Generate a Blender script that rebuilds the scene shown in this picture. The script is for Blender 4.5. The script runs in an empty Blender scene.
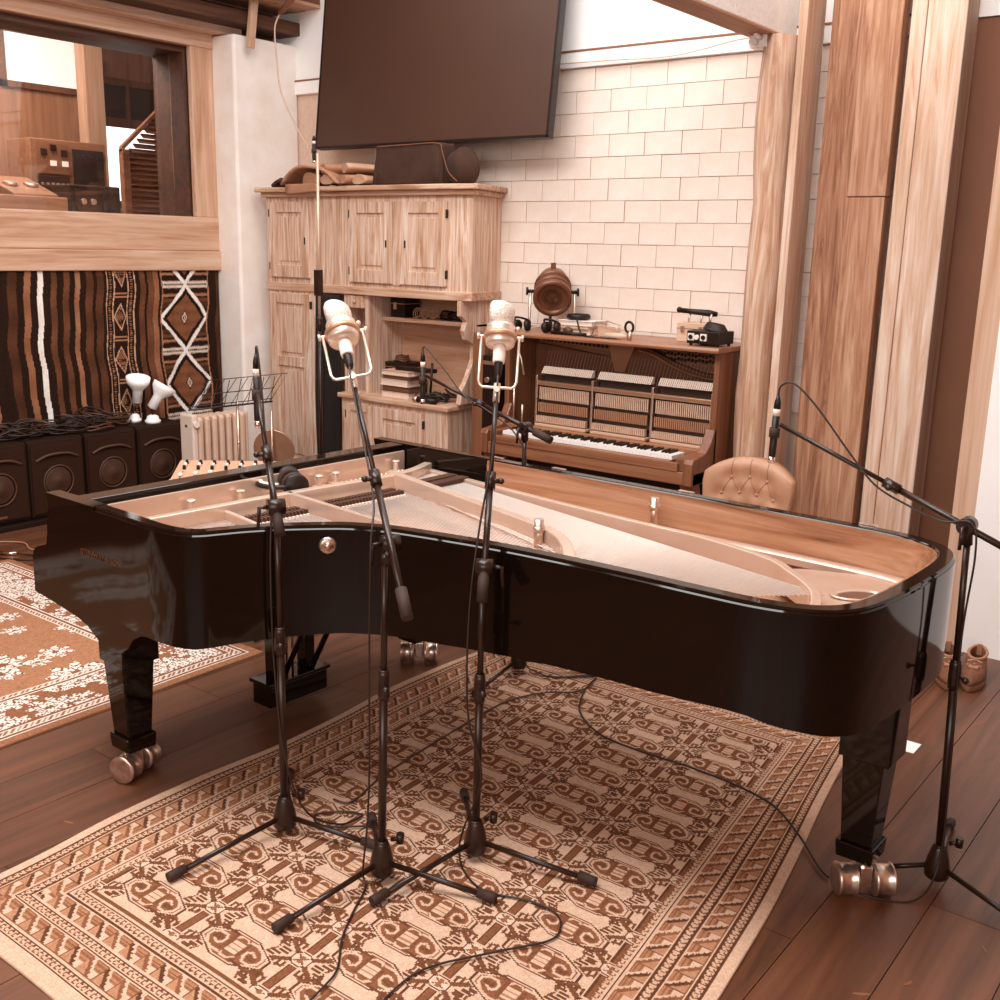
import bpy, bmesh, math, random
import numpy as np
from mathutils import Matrix, Vector
random.seed(7)
rng = np.random.default_rng(11)
D = bpy.data
SC = bpy.context.scene
COL = SC.collection
PI = math.pi

# ---------------------------------------------------------------- camera, world, lights, exposure
CAMH = 1.86
def setup_camera():
    p, r, y = (math.radians(a) for a in (13.29, 1.342, -37.497))
    fw = Vector((math.sin(y)*math.cos(p), math.cos(y)*math.cos(p), -math.sin(p)))
    rt = Vector((math.cos(y), -math.sin(y), 0)); up = rt.cross(fw)
    rt2 = rt*math.cos(r) + up*math.sin(r); up2 = up*math.cos(r) - rt*math.sin(r)
    cd = D.cameras.new('camera'); cam = D.objects.new('camera', cd); COL.objects.link(cam)
    m = Matrix((rt2, up2, -fw)).transposed().to_4x4(); m.translation = (0, 0, CAMH)
    cam.matrix_world = m
    cd.sensor_width = 36; cd.lens = 36*1071.16/1000; cd.clip_start = 0.05
    SC.camera = cam
setup_camera()
SC.view_settings.view_transform = 'Standard'; SC.view_settings.look = 'None'
SC.view_settings.gamma = 1.0; SC.view_settings.use_curve_mapping = False
SC.view_settings.exposure = -0.18
SC.cycles.use_denoising = True
w = D.worlds.new('world'); SC.world = w; w.use_nodes = True
w.node_tree.nodes['Background'].inputs[0].default_value = (1.0, 1.0, 1.0, 1)
w.node_tree.nodes['Background'].inputs[1].default_value = 0.5

def area(name, loc, target, sx, sy, power, color=(1, .998, .99)):
    l = D.lights.new(name, 'AREA'); l.shape = 'RECTANGLE'; l.size = sx; l.size_y = sy
    l.energy = power; l.color = color
    o = D.objects.new(name, l); COL.objects.link(o); o.location = loc
    d = Vector(target) - Vector(loc); o.rotation_euler = d.to_track_quat('-Z', 'Y').to_euler()
    return o
# daylight through the tall windows in the wall behind the camera, the roof light over the room, then added fills for the back wall and control room
area('window_daylight', (-0.2, -2.75, 2.6), (-3.0, 4.0, 1.2), 5.0, 2.4, 195)
area('roof_light', (-3.0, 1.6, 4.6), (-3.0, 1.9, 0), 4.0, 2.2, 375)
area('wall_wash_fill', (-3.4, 4.6, 4.6), (-3.4, 5.2, 0), 4.2, 1.2, 105)  # added fill that brightens the white upper back wall
area('control_room_fill', (-8.0, 4.2, 3.6), (-8.3, 4.8, 2.0), 0.9, 0.9, 60, (1, .95, .9))  # unseen fill added to lift the dark control room

# ---------------------------------------------------------------- colour: the photograph is a sepia print
RAMP = [(0, (9, 4, 2)), (.1, (42, 23, 14)), (.25, (90, 53, 34)), (.4, (138, 87, 59)), (.55, (180, 129, 97)),
        (.7, (211, 174, 148)), (.85, (237, 221, 209)), (1, (255, 254, 253))]
def S(v, a=1.0):
    v = max(0, min(1, v))
    for (v0, c0), (v1, c1) in zip(RAMP, RAMP[1:]):
        if v <= v1:
            t = (v-v0)/(v1-v0); c = [a_+(b_-a_)*t for a_, b_ in zip(c0, c1)]; break
    out = []
    for x in c:
        x /= 255.0
        out.append(x/12.92 if x <= .04045 else ((x+.055)/1.055)**2.4)
    return (*out, a)

# ---------------------------------------------------------------- materials
MATS = {}
def _base(name):
    m = D.materials.new(name); m.use_nodes = True
    nt = m.node_tree; b = nt.nodes['Principled BSDF']
    MATS[name] = m
    return m, nt, b
def coords(nt, scale=(1, 1, 1), kind='Object', rot=(0, 0, 0)):
    tc = nt.nodes.new('ShaderNodeTexCoord'); mp = nt.nodes.new('ShaderNodeMapping')
    mp.inputs['Scale'].default_value = scale; mp.inputs['Rotation'].default_value = rot
    nt.links.new(tc.outputs[kind], mp.inputs['Vector'])
    return mp.outputs['Vector']
def ramp(nt, fac, stops):
    r = nt.nodes.new('ShaderNodeValToRGB'); e = r.color_ramp.elements
    while len(e) > 1: e.remove(e[-1])
    e[0].position = stops[0][0]; e[0].color = S(stops[0][1])
    for p, v in stops[1:]:
        x = e.new(p); x.color = S(v)
    nt.links.new(fac, r.inputs[0])
    return r.outputs[0]
def bump(nt, b, h, strength, dist=.01):
    n = nt.nodes.new('ShaderNodeBump'); n.inputs['Strength'].default_value = strength; n.inputs['Distance'].default_value = dist
    nt.links.new(h, n.inputs['Height']); nt.links.new(n.outputs[0], b.inputs['Normal'])
def noise(nt, vec, scale, detail=5, rough=.55, dist=0):
    n = nt.nodes.new('ShaderNodeTexNoise'); n.inputs['Scale'].default_value = scale
    n.inputs['Detail'].default_value = detail; n.inputs['Roughness'].default_value = rough
    n.inputs['Distortion'].default_value = dist
    if vec is not None: nt.links.new(vec, n.inputs['Vector'])
    return n.outputs[0]
def plain(name, v, rough=.5, metal=0, var=0, scale=8, bmp=0, coat=0, spec=None):
    if name in MATS: return MATS[name]
    m, nt, b = _base(name)
    b.inputs['Roughness'].default_value = rough; b.inputs['Metallic'].default_value = metal
    b.inputs['Coat Weight'].default_value = coat; b.inputs['Coat Roughness'].default_value = .05
    if spec is not None: b.inputs['Specular IOR Level'].default_value = spec
    vec = coords(nt)
    n = noise(nt, vec, scale)
    var = max(var, .012)
    nt.links.new(ramp(nt, n, [(.25, v-var), (.75, v+var)]), b.inputs['Base Color'])
    if bmp: bump(nt, b, n, bmp)
    return m
def wood(name, lo, hi, axis='z', rough=.6, scale=1.0, rings=1.0, knots=False, bmp=.15, coat=0):
    """grain stretched along axis"""
    if name in MATS: return MATS[name]
    m, nt, b = _base(name)
    b.inputs['Roughness'].default_value = rough; b.inputs['Coat Weight'].default_value = coat
    st = {'x': (.9, 14, 14), 'y': (14, .9, 14), 'z': (14, 14, .9)}[axis]
    vec = coords(nt, tuple(s*scale for s in st))
    n1 = noise(nt, vec, 1.0, 6, .62, 1.2*rings)
    st2 = {'x': (2, 60, 60), 'y': (60, 2, 60), 'z': (60, 60, 2)}[axis]
    n2 = noise(nt, coords(nt, tuple(s*scale for s in st2)), 1.0, 3, .6)
    mx = nt.nodes.new('ShaderNodeMath'); mx.operation = 'MULTIPLY_ADD'; mx.inputs[1].default_value = .35
    nt.links.new(n2, mx.inputs[0]); nt.links.new(n1, mx.inputs[2])
    s = mx.outputs[0]
    mid = (lo+hi)/2
    nt.links.new(ramp(nt, s, [(.42, lo), (.62, mid+.02), (.86, hi)]), b.inputs['Base Color'])
    if bmp: bump(nt, b, s, bmp, .004)
    return m
def emit(name, v, strength):
    if name in MATS: return MATS[name]
    m, nt, b = _base(name)
    b.inputs['Base Color'].default_value = S(v); b.inputs['Emission Color'].default_value = S(v)
    b.inputs['Emission Strength'].default_value = strength
    return m
def attr_mat(name, rough=.95, var=.1):
    m, nt, b = _base(name)
    a = nt.nodes.new('ShaderNodeAttribute'); a.attribute_name = 'knot'
    n = noise(nt, coords(nt), 60, 4)
    hs = nt.nodes.new('ShaderNodeMixRGB'); hs.blend_type = 'MULTIPLY'; hs.inputs[0].default_value = var*3
    nt.links.new(a.outputs['Color'], hs.inputs[1])
    r = nt.nodes.new('ShaderNodeValToRGB'); r.color_ramp.elements[0].position = .3; r.color_ramp.elements[1].position = .62
    r.color_ramp.elements[0].color = (.55, .5, .47, 1)
    nt.links.new(n, r.inputs[0]); nt.links.new(r.outputs[0], hs.inputs[2])
    nt.links.new(hs.outputs[0], b.inputs['Base Color'])
    b.inputs['Roughness'].default_value = rough; b.inputs['Specular IOR Level'].default_value = .15
    bump(nt, b, n, .25, .004)
    return m

# ---------------------------------------------------------------- mesh helpers
class MB:
    def __init__(s):
        s.v = []; s.f = []; s.sm = []; s.M = Matrix()
    def add(s, vs, fs, smooth=False):
        o = len(s.v)
        s.v += [tuple(s.M @ Vector(p)) for p in vs]
        s.f += [tuple(i+o for i in f) for f in fs]
        s.sm += [smooth]*len(fs) if isinstance(smooth, bool) else list(smooth)
        return s
    def box(s, x0, x1, y0, y1, z0, z1):
        return s.add([(x0, y0, z0), (x1, y0, z0), (x1, y1, z0), (x0, y1, z0), (x0, y0, z1), (x1, y0, z1), (x1, y1, z1), (x0, y1, z1)],
                     [(3, 2, 1, 0), (4, 5, 6, 7), (0, 1, 5, 4), (1, 2, 6, 5), (2, 3, 7, 6), (3, 0, 4, 7)])
    def cbox(s, c, d, R=None):
        R = R or Matrix.Identity(3)
        vs = [Vector(c) + R @ Vector((a*d[0]/2, b*d[1]/2, e*d[2]/2)) for e in (-1, 1) for a, b in ((-1, -1), (1, -1), (1, 1), (-1, 1))]
        return s.add(vs, [(3, 2, 1, 0), (4, 5, 6, 7), (0, 1, 5, 4), (1, 2, 6, 5), (2, 3, 7, 6), (3, 0, 4, 7)])
    def frust(s, c0, d0, c1, d1):
        """box tapering from (centre, (sx, sy)) to (centre, (sx, sy))"""
        vs = [(c[0]+a*d[0]/2, c[1]+b*d[1]/2, c[2]) for c, d in ((c0, d0), (c1, d1)) for a, b in ((-1, -1), (1, -1), (1, 1), (-1, 1))]
        return s.add(vs, [(3, 2, 1, 0), (4, 5, 6, 7), (0, 1, 5, 4), (1, 2, 6, 5), (2, 3, 7, 6), (3, 0, 4, 7)])
    def cyl(s, p0, p1, r0, r1=None, n=16, caps=True):
        r1 = r0 if r1 is None else r1
        p0, p1 = Vector(p0), Vector(p1); d = (p1-p0).normalized()
        a = d.orthogonal().normalized(); b = d.cross(a)
        vs = []
        for p, r in ((p0, r0), (p1, r1)):
            vs += [p + (a*math.cos(2*PI*i/n) + b*math.sin(2*PI*i/n))*r for i in range(n)]
        fs = [(i, (i+1) % n, n+(i+1) % n, n+i) for i in range(n)]; sm = [True]*n
        if caps: fs += [tuple(range(n-1, -1, -1)), tuple(range(n, 2*n))]; sm += [False, False]
        return s.add(vs, fs, sm)
    def tube(s, pts, r, n=8, closed=False):
        P = [Vector(p) for p in pts]; m = len(P)
        rs = r if isinstance(r, (list, tuple)) else [r]*m
        vs = []; a = None
        for i in range(m):
            if closed: t = P[(i+1) % m]-P[i-1]
            else: t = P[min(i+1, m-1)]-P[max(i-1, 0)]
            t.normalize()
            if a is None: a = t.orthogonal().normalized()
            else:
                a = a - t*a.dot(t); a.normalize()
            b = t.cross(a)
            vs += [P[i] + (a*math.cos(2*PI*k/n) + b*math.sin(2*PI*k/n))*rs[i] for k in range(n)]
        fs = []; sm = []
        for i in range(m if closed else m-1):
            j = (i+1) % m
            for k in range(n):
                fs.append((i*n+k, i*n+(k+1) % n, j*n+(k+1) % n, j*n+k)); sm.append(True)
        if not closed:
            fs += [tuple(range(n-1, -1, -1)), tuple(range((m-1)*n, m*n))]; sm += [False, False]
        return s.add(vs, fs, sm)
    def lathe(s, prof, c=(0, 0, 0), axis=(0, 0, 1), n=24, sx=1, sy=1):
        ax = Vector(axis).normalized(); a = ax.orthogonal().normalized(); b = ax.cross(a); c = Vector(c)
        vs = []
        for r, z in prof:
            vs += [c + ax*z + (a*math.cos(2*PI*i/n)*sx + b*math.sin(2*PI*i/n)*sy)*max(r, 1e-4) for i in range(n)]
        fs = [(k*n+i, k*n+(i+1) % n, (k+1)*n+(i+1) % n, (k+1)*n+i) for k in range(len(prof)-1) for i in range(n)]
        sm = [True]*len(fs)
        fs += [tuple(range(n-1, -1, -1)), tuple(range((len(prof)-1)*n, len(prof)*n))]; sm += [False, False]
        return s.add(vs, fs, sm)
    def prism(s, poly, h0, h1, f=lambda a, b, h: (a, b, h), smooth=False):
        n = len(poly)
        vs = [f(a, b, h0) for a, b in poly] + [f(a, b, h1) for a, b in poly]
        return s.add(vs, [tuple(range(n-1, -1, -1)), tuple(range(n, 2*n))] + [(i, (i+1) % n, n+(i+1) % n, n+i) for i in range(n)],
                     [False, False]+[smooth]*n)
    def grid(s, nu, nv, fn, smooth=True, thick=None):
        vs = [fn(i/nu, j/nv) for j in range(nv+1) for i in range(nu+1)]
        fs = [(j*(nu+1)+i, j*(nu+1)+i+1, (j+1)*(nu+1)+i+1, (j+1)*(nu+1)+i) for j in range(nv) for i in range(nu)]
        return s.add(vs, fs, smooth)
    def ball(s, c, r, n=12, sc=(1, 1, 1)):
        prof = [(math.sin(PI*i/(n//2)), -math.cos(PI*i/(n//2))) for i in range(n//2+1)]
        M0 = s.M.copy(); s.M = M0 @ Matrix.Translation(c) @ Matrix.Diagonal((r*sc[0], r*sc[1], r*sc[2], 1))
        s.lathe(prof, n=n); s.M = M0
        return s
    def build(s, name, mat, parent=None, bevel=0, seg=2, kind=None, label=None, cat=None, group=None, solid=0, subd=0):
        me = D.meshes.new(name)
        vs = s.v; loc = None
        if parent is None and not name.startswith('_'):
            a = np.array(vs); lo = a.min(0); hi = a.max(0)
            loc = ((lo[0]+hi[0])/2, (lo[1]+hi[1])/2, lo[2])
            vs = [tuple(p) for p in (a-np.array(loc))]
        me.from_pydata(vs, [], s.f)
        me.polygons.foreach_set('use_smooth', s.sm)
        bm = bmesh.new(); bm.from_mesh(me); bmesh.ops.recalc_face_normals(bm, faces=bm.faces); bm.to_mesh(me); bm.free()
        me.materials.append(mat)
        return put(name, me, parent, loc, bevel, seg, kind, label, cat, group, solid, subd)
ROOTM = {}
def put(name, me, parent=None, loc=None, bevel=0, seg=2, kind=None, label=None, cat=None, group=None, solid=0, subd=0):
    o = D.objects.new(name, me); COL.objects.link(o)
    if parent is not None:
        o.parent = parent
        if parent.name in ROOTM: o.matrix_parent_inverse = ROOTM[parent.name]
    elif loc:
        o.location = loc; ROOTM[o.name] = Matrix.Translation(loc).inverted()
    if solid:
        m = o.modifiers.new('solid', 'SOLIDIFY'); m.thickness = solid; m.offset = 0
    if subd:
        m = o.modifiers.new('sub', 'SUBSURF'); m.levels = subd; m.render_levels = subd
    if bevel:
        m = o.modifiers.new('bevel', 'BEVEL'); m.width = bevel; m.segments = seg; m.limit_method = 'ANGLE'; m.angle_limit = .6
    tag(o, label, cat, group, kind)
    return o
def tag(o, label=None, cat=None, group=None, kind=None):
    if label: o['label'] = label
    if cat: o['category'] = cat
    if group: o['group'] = group
    if kind: o['kind'] = kind
    return o
def thing(name, label, cat, loc=(0, 0, 0), rotz=0, group=None, local=False, kind=None):
    """an Empty at the base of a thing; unless local, its parts are built in world coordinates"""
    o = D.objects.new(name, None); COL.objects.link(o); o.empty_display_size = .1
    o.location = loc; o.rotation_euler = (0, 0, rotz)
    tag(o, label, cat, group, kind)
    if not local:
        ROOTM[o.name] = (Matrix.Translation(loc) @ Matrix.Rotation(rotz, 4, 'Z')).inverted()
    return o
def dup(root, loc, rotz, label=None, group=None):
    r = root.copy(); COL.objects.link(r); r.location = loc; r.rotation_euler = (0, 0, rotz)
    if label: r['label'] = label
    if group: r['group'] = group
    for ch in list(root.children):
        c = ch.copy(); COL.objects.link(c); c.parent = r
        for g in list(ch.children):
            d = g.copy(); COL.objects.link(d); d.parent = c
    return r
def B(): return MB()
def bx(x0, x1, y0, y1, z0, z1): return MB().box(x0, x1, y0, y1, z0, z1)
def spline(pts, n=8, closed=False):
    P = [Vector(p) for p in pts]; out = []; m = len(P)
    for i in range(m if closed else m-1):
        if closed: p0, p1, p2, p3 = P[i-1], P[i], P[(i+1) % m], P[(i+2) % m]
        else: p0, p1, p2, p3 = P[max(i-1, 0)], P[i], P[i+1], P[min(i+2, m-1)]
        for k in range(n):
            t = k/n
            out.append(.5*((2*p1) + (p2-p0)*t + (2*p0-5*p1+4*p2-p3)*t*t + (3*p1-p0-3*p2+p3)*t**3))
    if not closed: out.append(P[-1])
    return out
def knots(name, nx, ny, pos, colours, mat, parent=None, thick=.008, **kw):
    """a woven piece: one face per block of knots, pos(u, v) -> points, colours[ny, nx] of ramp values"""
    u = np.linspace(0, 1, nx+1); v = np.linspace(0, 1, ny+1)
    U, V = np.meshgrid(u, v); P = pos(U, V).reshape(-1, 3)
    Q = P.copy(); nrm = kw.pop('normal', (0, 0, 1)); Q = Q - np.array(nrm)*thick
    i = np.arange(nx*ny); r = i // nx; c = i % nx; a = r*(nx+1)+c
    F = np.stack([a, a+1, a+nx+2, a+nx+1], 1)
    n0 = len(P)
    ring = [k for k in range(nx)] + [k*(nx+1)+nx for k in range(ny)] + [ny*(nx+1)+nx-k for k in range(nx)] + [(ny-k)*(nx+1) for k in range(ny)]
    ring = np.array(ring); rn = np.roll(ring, -1)
    SF = np.stack([ring, ring+0, rn, rn], 1)
    # a skirt down to the underside closes the edges
    lowidx = np.arange(len(ring)) + n0
    SF = np.stack([ring, lowidx, np.roll(lowidx, -1), rn], 1)
    verts = np.concatenate([P, Q[ring]]); faces = np.concatenate([F, SF])
    me = D.meshes.new(name)
    me.vertices.add(len(verts)); me.vertices.foreach_set('co', verts.astype('f').ravel())
    me.loops.add(faces.size); me.loops.foreach_set('vertex_index', faces.astype('i').ravel())
    me.polygons.add(len(faces)); me.polygons.foreach_set('loop_start', np.arange(0, faces.size, 4, dtype='i'))
    me.update(calc_edges=True)
    lut = np.array([S(k/255) for k in range(256)], 'f')
    cv = np.concatenate([colours.ravel(), np.full(len(SF), colours[0, 0])])
    at = me.attributes.new('knot', 'FLOAT_COLOR', 'FACE')
    at.data.foreach_set('color', lut[np.clip(cv*255, 0, 255).astype(int)].ravel())
    me.polygons.foreach_set('use_smooth', np.ones(len(faces), bool))
    me.materials.append(mat)
    return put(name, me, parent, **kw)

# materials in use
M_black = plain('black_lacquer', .03, .06, 0, .01, 3, spec=.35)
M_blackmat = plain('black_satin', .07, .45, 0, .015, 20, spec=.3)
M_stand = plain('stand_black_enamel', .10, .3, 0, .02, 30, spec=.4)
M_chrome = plain('chrome', .82, .2, 1)
M_steel = plain('dull_steel', .78, .38, 1, .05, 30)
M_brass = plain('brass', .74, .3, .9, .16, 22)
M_rubber = plain('black_rubber', .13, .75)
M_gold = plain('gold_bronze_paint', .76, .25, .5, .02, 12)
M_sound = wood('spruce_soundboard', .44, .60, 'x', .5, .7)
M_veneer = wood('striped_veneer', .30, .58, 'x', .22, .9, .8, coat=.6, bmp=0)
M_string = plain('string_steel', .86, .4, .3)
M_felt = plain('dark_felt', .2, .95)
M_pine_y = wood('pine_along_wall', .50, .72, 'y', .65, .8)
M_pine_z = wood('pine_upright', .50, .72, 'z', .65, .8)
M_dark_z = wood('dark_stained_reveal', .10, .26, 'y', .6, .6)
M_cab = wood('limed_pine', .44, .80, 'z', .7, 1.5, 1.5)
M_cabx = wood('limed_pine_rail', .42, .74, 'x', .7, 1.4)
M_plaster = plain('rough_plaster', .88, .9, 0, .045, 5, .5)
M_white = plain('white_paint', .96, .7, 0, .015, 4)
M_cloth_dark = plain('dark_cloth', .16, .95, 0, .03, 9, .3)
M_cloth_tan = plain('tan_blanket', .52, .95, 0, .06, 14, .3)
M_cable = plain('black_cable', .1, .5)

# ================================================================ the room
# ---- floor of wide boards
M_floor = wood('worn_floorboard', .17, .33, 'y', .42, .55, 1.5)
M_floor2 = wood('worn_floorboard_lighter', .18, .35, 'y', .45, .5, 1.3)
M_floor3 = wood('worn_floorboard_brown', .16, .32, 'y', .4, .6, 1.7)
flo = bx(-7.2, 2.4, -3.1, 6.2, -.08, -.006).build('floor', plain('floor_underlay', .08, .8), kind='structure')
bw = .25
x = -7.18
k = 0
while x < 2.2:
    ys = [-3.0, [2.0, 3.02, 1.4, 3.9, 2.6][k % 5], 6.1] if x > -6.5 else [-3.0, 6.1]
    for y0, y1 in zip(ys, ys[1:]):
        bx(x+.0015, x+bw-.0015, y0+.0015, y1-.0015, -.006, random.uniform(-.0008, .0)).build('floorboard', [M_floor, M_floor2, M_floor3][random.randrange(3)], flo)
    x += bw; k += 1
# pale scratches and chips in the varnish
M_chip = plain('bare_wood_chip', .40, .7)
for cx, cy, l, wd, a in [(-3.02, 1.66, .06, .02, .3), (-2.75, 2.55, .05, .02, .1), (-2.8, 2.2, .05, .018, 1), (-3.2, 2.1, .05, .015, 2), (-3.25, 2.2, .03, .01, 0),
                         (-.62, 2.62, .05, .02, 1.2), (-.7, 2.5, .07, .018, .6), (-.5, 2.9, .05, .012, 2.2), (-.45, 3.5, .12, .008, 1.1), (-.75, 4.2, .3, .006, 1.5), (-.62, 4.0, .1, .01, .6), (-.9, 4.45, .2, .008, 1.3), (-.55, 4.5, .25, .012, .9), (-.5, 2.5, .06, .016, 1)]:
    l *= .7; wd *= .55
    pts = [(cx + math.cos(a)*l*math.cos(t)/2 - math.sin(a)*wd*math.sin(t)/2*(1+.3*math.sin(3*t)), cy + math.sin(a)*l*math.cos(t)/2 + math.cos(a)*wd*math.sin(t)/2) for t in [i*2*PI/9 for i in range(9)]]
    B().prism(pts, -.0012, .0006).build('worn_patch', M_chip, flo)

# ---- back wall of painted blocks
M_brick = plain('painted_block', .82, .8, 0, .03, 7, .25)
M_mortar = plain('painted_mortar', .74, .9, 0, .03, 30, .3)
wb = bx(-7.2, 2.4, 6.056, 6.25, 0, 4.7).build('wall_back', M_mortar, kind='structure')
bricks = []
for i in range(3):
    m = bx(-.127, .127, -.006, .05, -.0655, .0655)
    o = m.build('_tmp', M_brick); bricks.append(o.data); D.objects.remove(o)
LX, RX = -5.75, -1.95
for r in range(15):
    zc = 2.974 - .1352*(r+.5)
    off = -2.928 - (.131 if r % 2 else 0) + random.uniform(-.008, .008)
    i0 = math.floor((LX-off)/.2585)
    xx = off + i0*.2585
    while xx < RX:
        cx = xx + .129; xx += .2585
        if r > 8 and cx < -4.9: continue
        me = bricks[random.randrange(3)]
        o = D.objects.new('brick', me); COL.objects.link(o); o.parent = wb; o.matrix_parent_inverse = ROOTM[wb.name]
        o.location = (cx + random.uniform(-.0015, .0015), 6.052 + random.uniform(-.002, .001), zc + random.uniform(-.001, .001))
        o.rotation_euler = (random.uniform(-.006, .006), 0, random.uniform(-.006, .006))
bx(-7.0, 2.2, 6.02, 6.06, 2.98, 3.075).build('trim_1', M_white, kind='structure', bevel=.004)
bx(-7.0, 2.2, 6.035, 6.06, 3.085, 4.69).build('wall_back_upper', M_white, kind='structure')
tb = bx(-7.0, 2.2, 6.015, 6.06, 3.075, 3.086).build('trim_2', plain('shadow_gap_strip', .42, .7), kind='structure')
cab = spline([(-5.9, 6.005, 3.03), (-4.0, 6.0, 3.005), (-3.4, 6.0, 2.99), (-2.95, 5.98, 3.04), (-2.82, 5.93, 3.02)], 6)
B().tube(cab, .004, 6).build('wall_cable', plain('pale_cable', .72, .5), label='thin pale cable running along the white board above the blocks', cat='cable')

# ---- left wall with the control room window
M_wallL = plain('left_wall_plaster', .35, .9, 0, .05, 4)
wl = bx(-7.42, -7.02, -3.1, 6.05, 0, 1.63)
wl.box(-7.42, -7.02, 5.23, 6.05, 1.63, 3.3).box(-7.42, -7.02, -3.1, 6.05, 3.24, 4.7).box(-7.42, -7.02, -3.1, 2.0, 1.63, 3.3).box(-7.42, -7.04, 2.0, 5.23, 1.63, 1.775)
wl.build('wall_left', M_wallL, kind='structure')
bx(-7.4, -6.97, 2.0, 5.43, 1.778, 2.03).build('window_sill', M_pine_y, kind='structure', bevel=.008)
bx(-7.03, -6.955, 2.0, 5.43, 1.632, 1.777).build('trim_3', M_pine_y, kind='structure', bevel=.008)
win = thing('window_1', None, None, (-7.1, 3.7, 2.03), kind='structure')
bx(-7.04, -6.975, 5.23, 5.43, 2.03, 3.25).build('jamb', M_pine_z, win, .006)
bx(-7.04, -6.965, 2.0, 5.43, 3.245, 3.345).build('header', M_pine_y, win, .006)
bx(-7.41, -7.035, 5.205, 5.232, 2.03, 3.25).build('reveal', M_dark_z, win, .003)
bx(-7.41, -7.035, 2.0, 5.205, 3.2, 3.248).build('head_reveal', M_dark_z, win)
gm, gnt, gb = _base('window_glass')
gb.inputs['Transmission Weight'].default_value = 1; gb.inputs['Roughness'].default_value = .0; gb.inputs['IOR'].default_value = 1.45
gb.inputs['Base Color'].default_value = (.98, .96, .94, 1)
bx(-7.2, -7.195, 2.0, 5.2, 2.03, 3.2).build('pane', gm, win)
# plaster pillar in the corner
pil = bx(-7.02, -6.73, 5.43, 6.05, 0, 3.34).build('wall_pillar', M_plaster, kind='structure', bevel=.02)
# roof timbers along the left wall
M_old = wood('old_beam', .12, .30, 'y', .8, .8, 1.6)
M_board = wood('ceiling_board', .42, .66, 'y', .7, .6)
bx(-7.04, -6.86, 2.0, 5.62, 3.345, 3.405).build('trim_4', wood('rough_plank', .55, .8, 'y', .8, .8), kind='structure', bevel=.006)
bx(-6.93, -6.68, 1.5, 6.04, 3.405, 3.50).build('trim_5', M_old, kind='structure', bevel=.008)
lc = bx(-7.1, -6.45, 1.5, 6.04, 3.60, 3.66).build('ceiling_low', plain('ceiling_low_backing', .3, .8), kind='structure')
for i in range(4):
    bx(-7.1+i*.165+.002, -7.1+(i+1)*.165-.002, 1.5, 6.03, 3.575+.003*(i % 2), 3.6).build('ceiling_plank', M_board, lc)
m = B(); m.cbox((-6.62, 5.52, 3.42), (.035, .06, .36), Matrix.Rotation(.18, 3, 'Y'))
m.build('trim_6', M_pine_z, kind='structure', bevel=.003)
B().tube([(-6.52, 5.70, 3.5), (-6.35, 5.72, 3.62), (-6.2, 5.74, 3.75)], .022, 12).build('conduit_pipe', plain('grey_pipe', .4, .5), label='dark pipe end poking out under the roof boards', cat='pipe')
B().tube(spline([(-6.525, 5.70, 3.49), (-6.57, 5.69, 3.40), (-6.57, 5.70, 3.2), (-6.55, 5.72, 2.95), (-6.40, 5.73, 2.7), (-6.25, 5.73, 2.5), (-6.2, 5.74, 2.3)], 6), .006, 6).build('hanging_cable', plain('pale_cable', .72, .5), label='pale cable hanging from the pipe down the plaster pillar', cat='cable')

# ---- rest of the shell, behind and above the camera
bx(-7.2, 2.4, -3.25, -3.1, 0, 1.3).box(-7.2, 2.4, -3.25, -3.1, 3.9, 4.7).box(-7.2, -2.9, -3.25, -3.1, 1.3, 3.9).box(2.3, 2.4, -3.25, -3.1, 1.3, 3.9).build('wall_front', plain('studio_wall', .62, .9), kind='structure')
bx(2.4, 2.55, -3.2, 6.2, 0, 4.7).build('wall_right', MATS['studio_wall'], kind='structure')
cl = B()
cl.box(-7.2, 2.4, -3.2, .75, 4.7, 4.8).box(-7.2, 2.4, 5.4, 6.2, 4.7, 4.8).box(-7.2, -5.5, .75, 5.4, 4.7, 4.8).box(-.9, 2.4, .75, 5.4, 4.7, 4.8)
cl.build('ceiling', MATS['studio_wall'], kind='structure')

# ---- white beam and the timbers standing at the back wall
M_log = wood('peeled_log', .44, .76, 'z', .75, 1.1, 1.6)
M_plA = wood('weathered_plank', .26, .60, 'z', .75, 1.2, 2.2)
M_plB = wood('pale_plank', .54, .80, 'z', .7, 1.1, 1.4)
M_plC = wood('mid_plank', .38, .64, 'z', .75, 1.2, 1.8)
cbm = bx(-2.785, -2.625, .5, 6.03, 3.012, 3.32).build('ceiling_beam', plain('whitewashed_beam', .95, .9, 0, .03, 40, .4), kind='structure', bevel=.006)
bx(-2.785, -2.625, .5, 6.03, 3.0, 3.012).build('underside_shade_strip', wood('beam_shade_brown', .42, .58, 'y', .7), cbm, .002)  # brown strip colours in the shade on the white beam's underside
m = B(); pts = []; rad = []
for i in range(15):
    z = i*.214
    pts.append((-2.612+.006*math.sin(i*.9), 5.80+.005*math.cos(i*1.3), z)); rad.append(.098+.006*math.sin(i*1.7)+.004*math.sin(i*3.1))
m.tube(pts, rad, 18)
tp = thing('timber_post', 'round peeled log post under the white beam beside the upright piano', 'post', (-2.61, 5.80, 0))
m.build('log', M_log, tp)
mb_ = B().box(-2.76, -2.66, 5.72, 5.79, 2.94, 3.0); mb_.cyl((-2.72, 5.71, 2.96), (-2.72, 5.66, 2.96), .018).cyl((-2.69, 5.71, 2.985), (-2.69, 5.64, 2.985), .012)
mb_.build('bracket', M_white, tp)
def plank(label, x0, x1, y0, y1, mat, z1=4.3, lean=0, cat='plank'):
    o = bx(x0, x1, y0, y1, 0.001, z1).build('timber_plank', mat, bevel=.006, label=label, cat=cat, group='timbers standing against the back wall')
    return o
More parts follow.
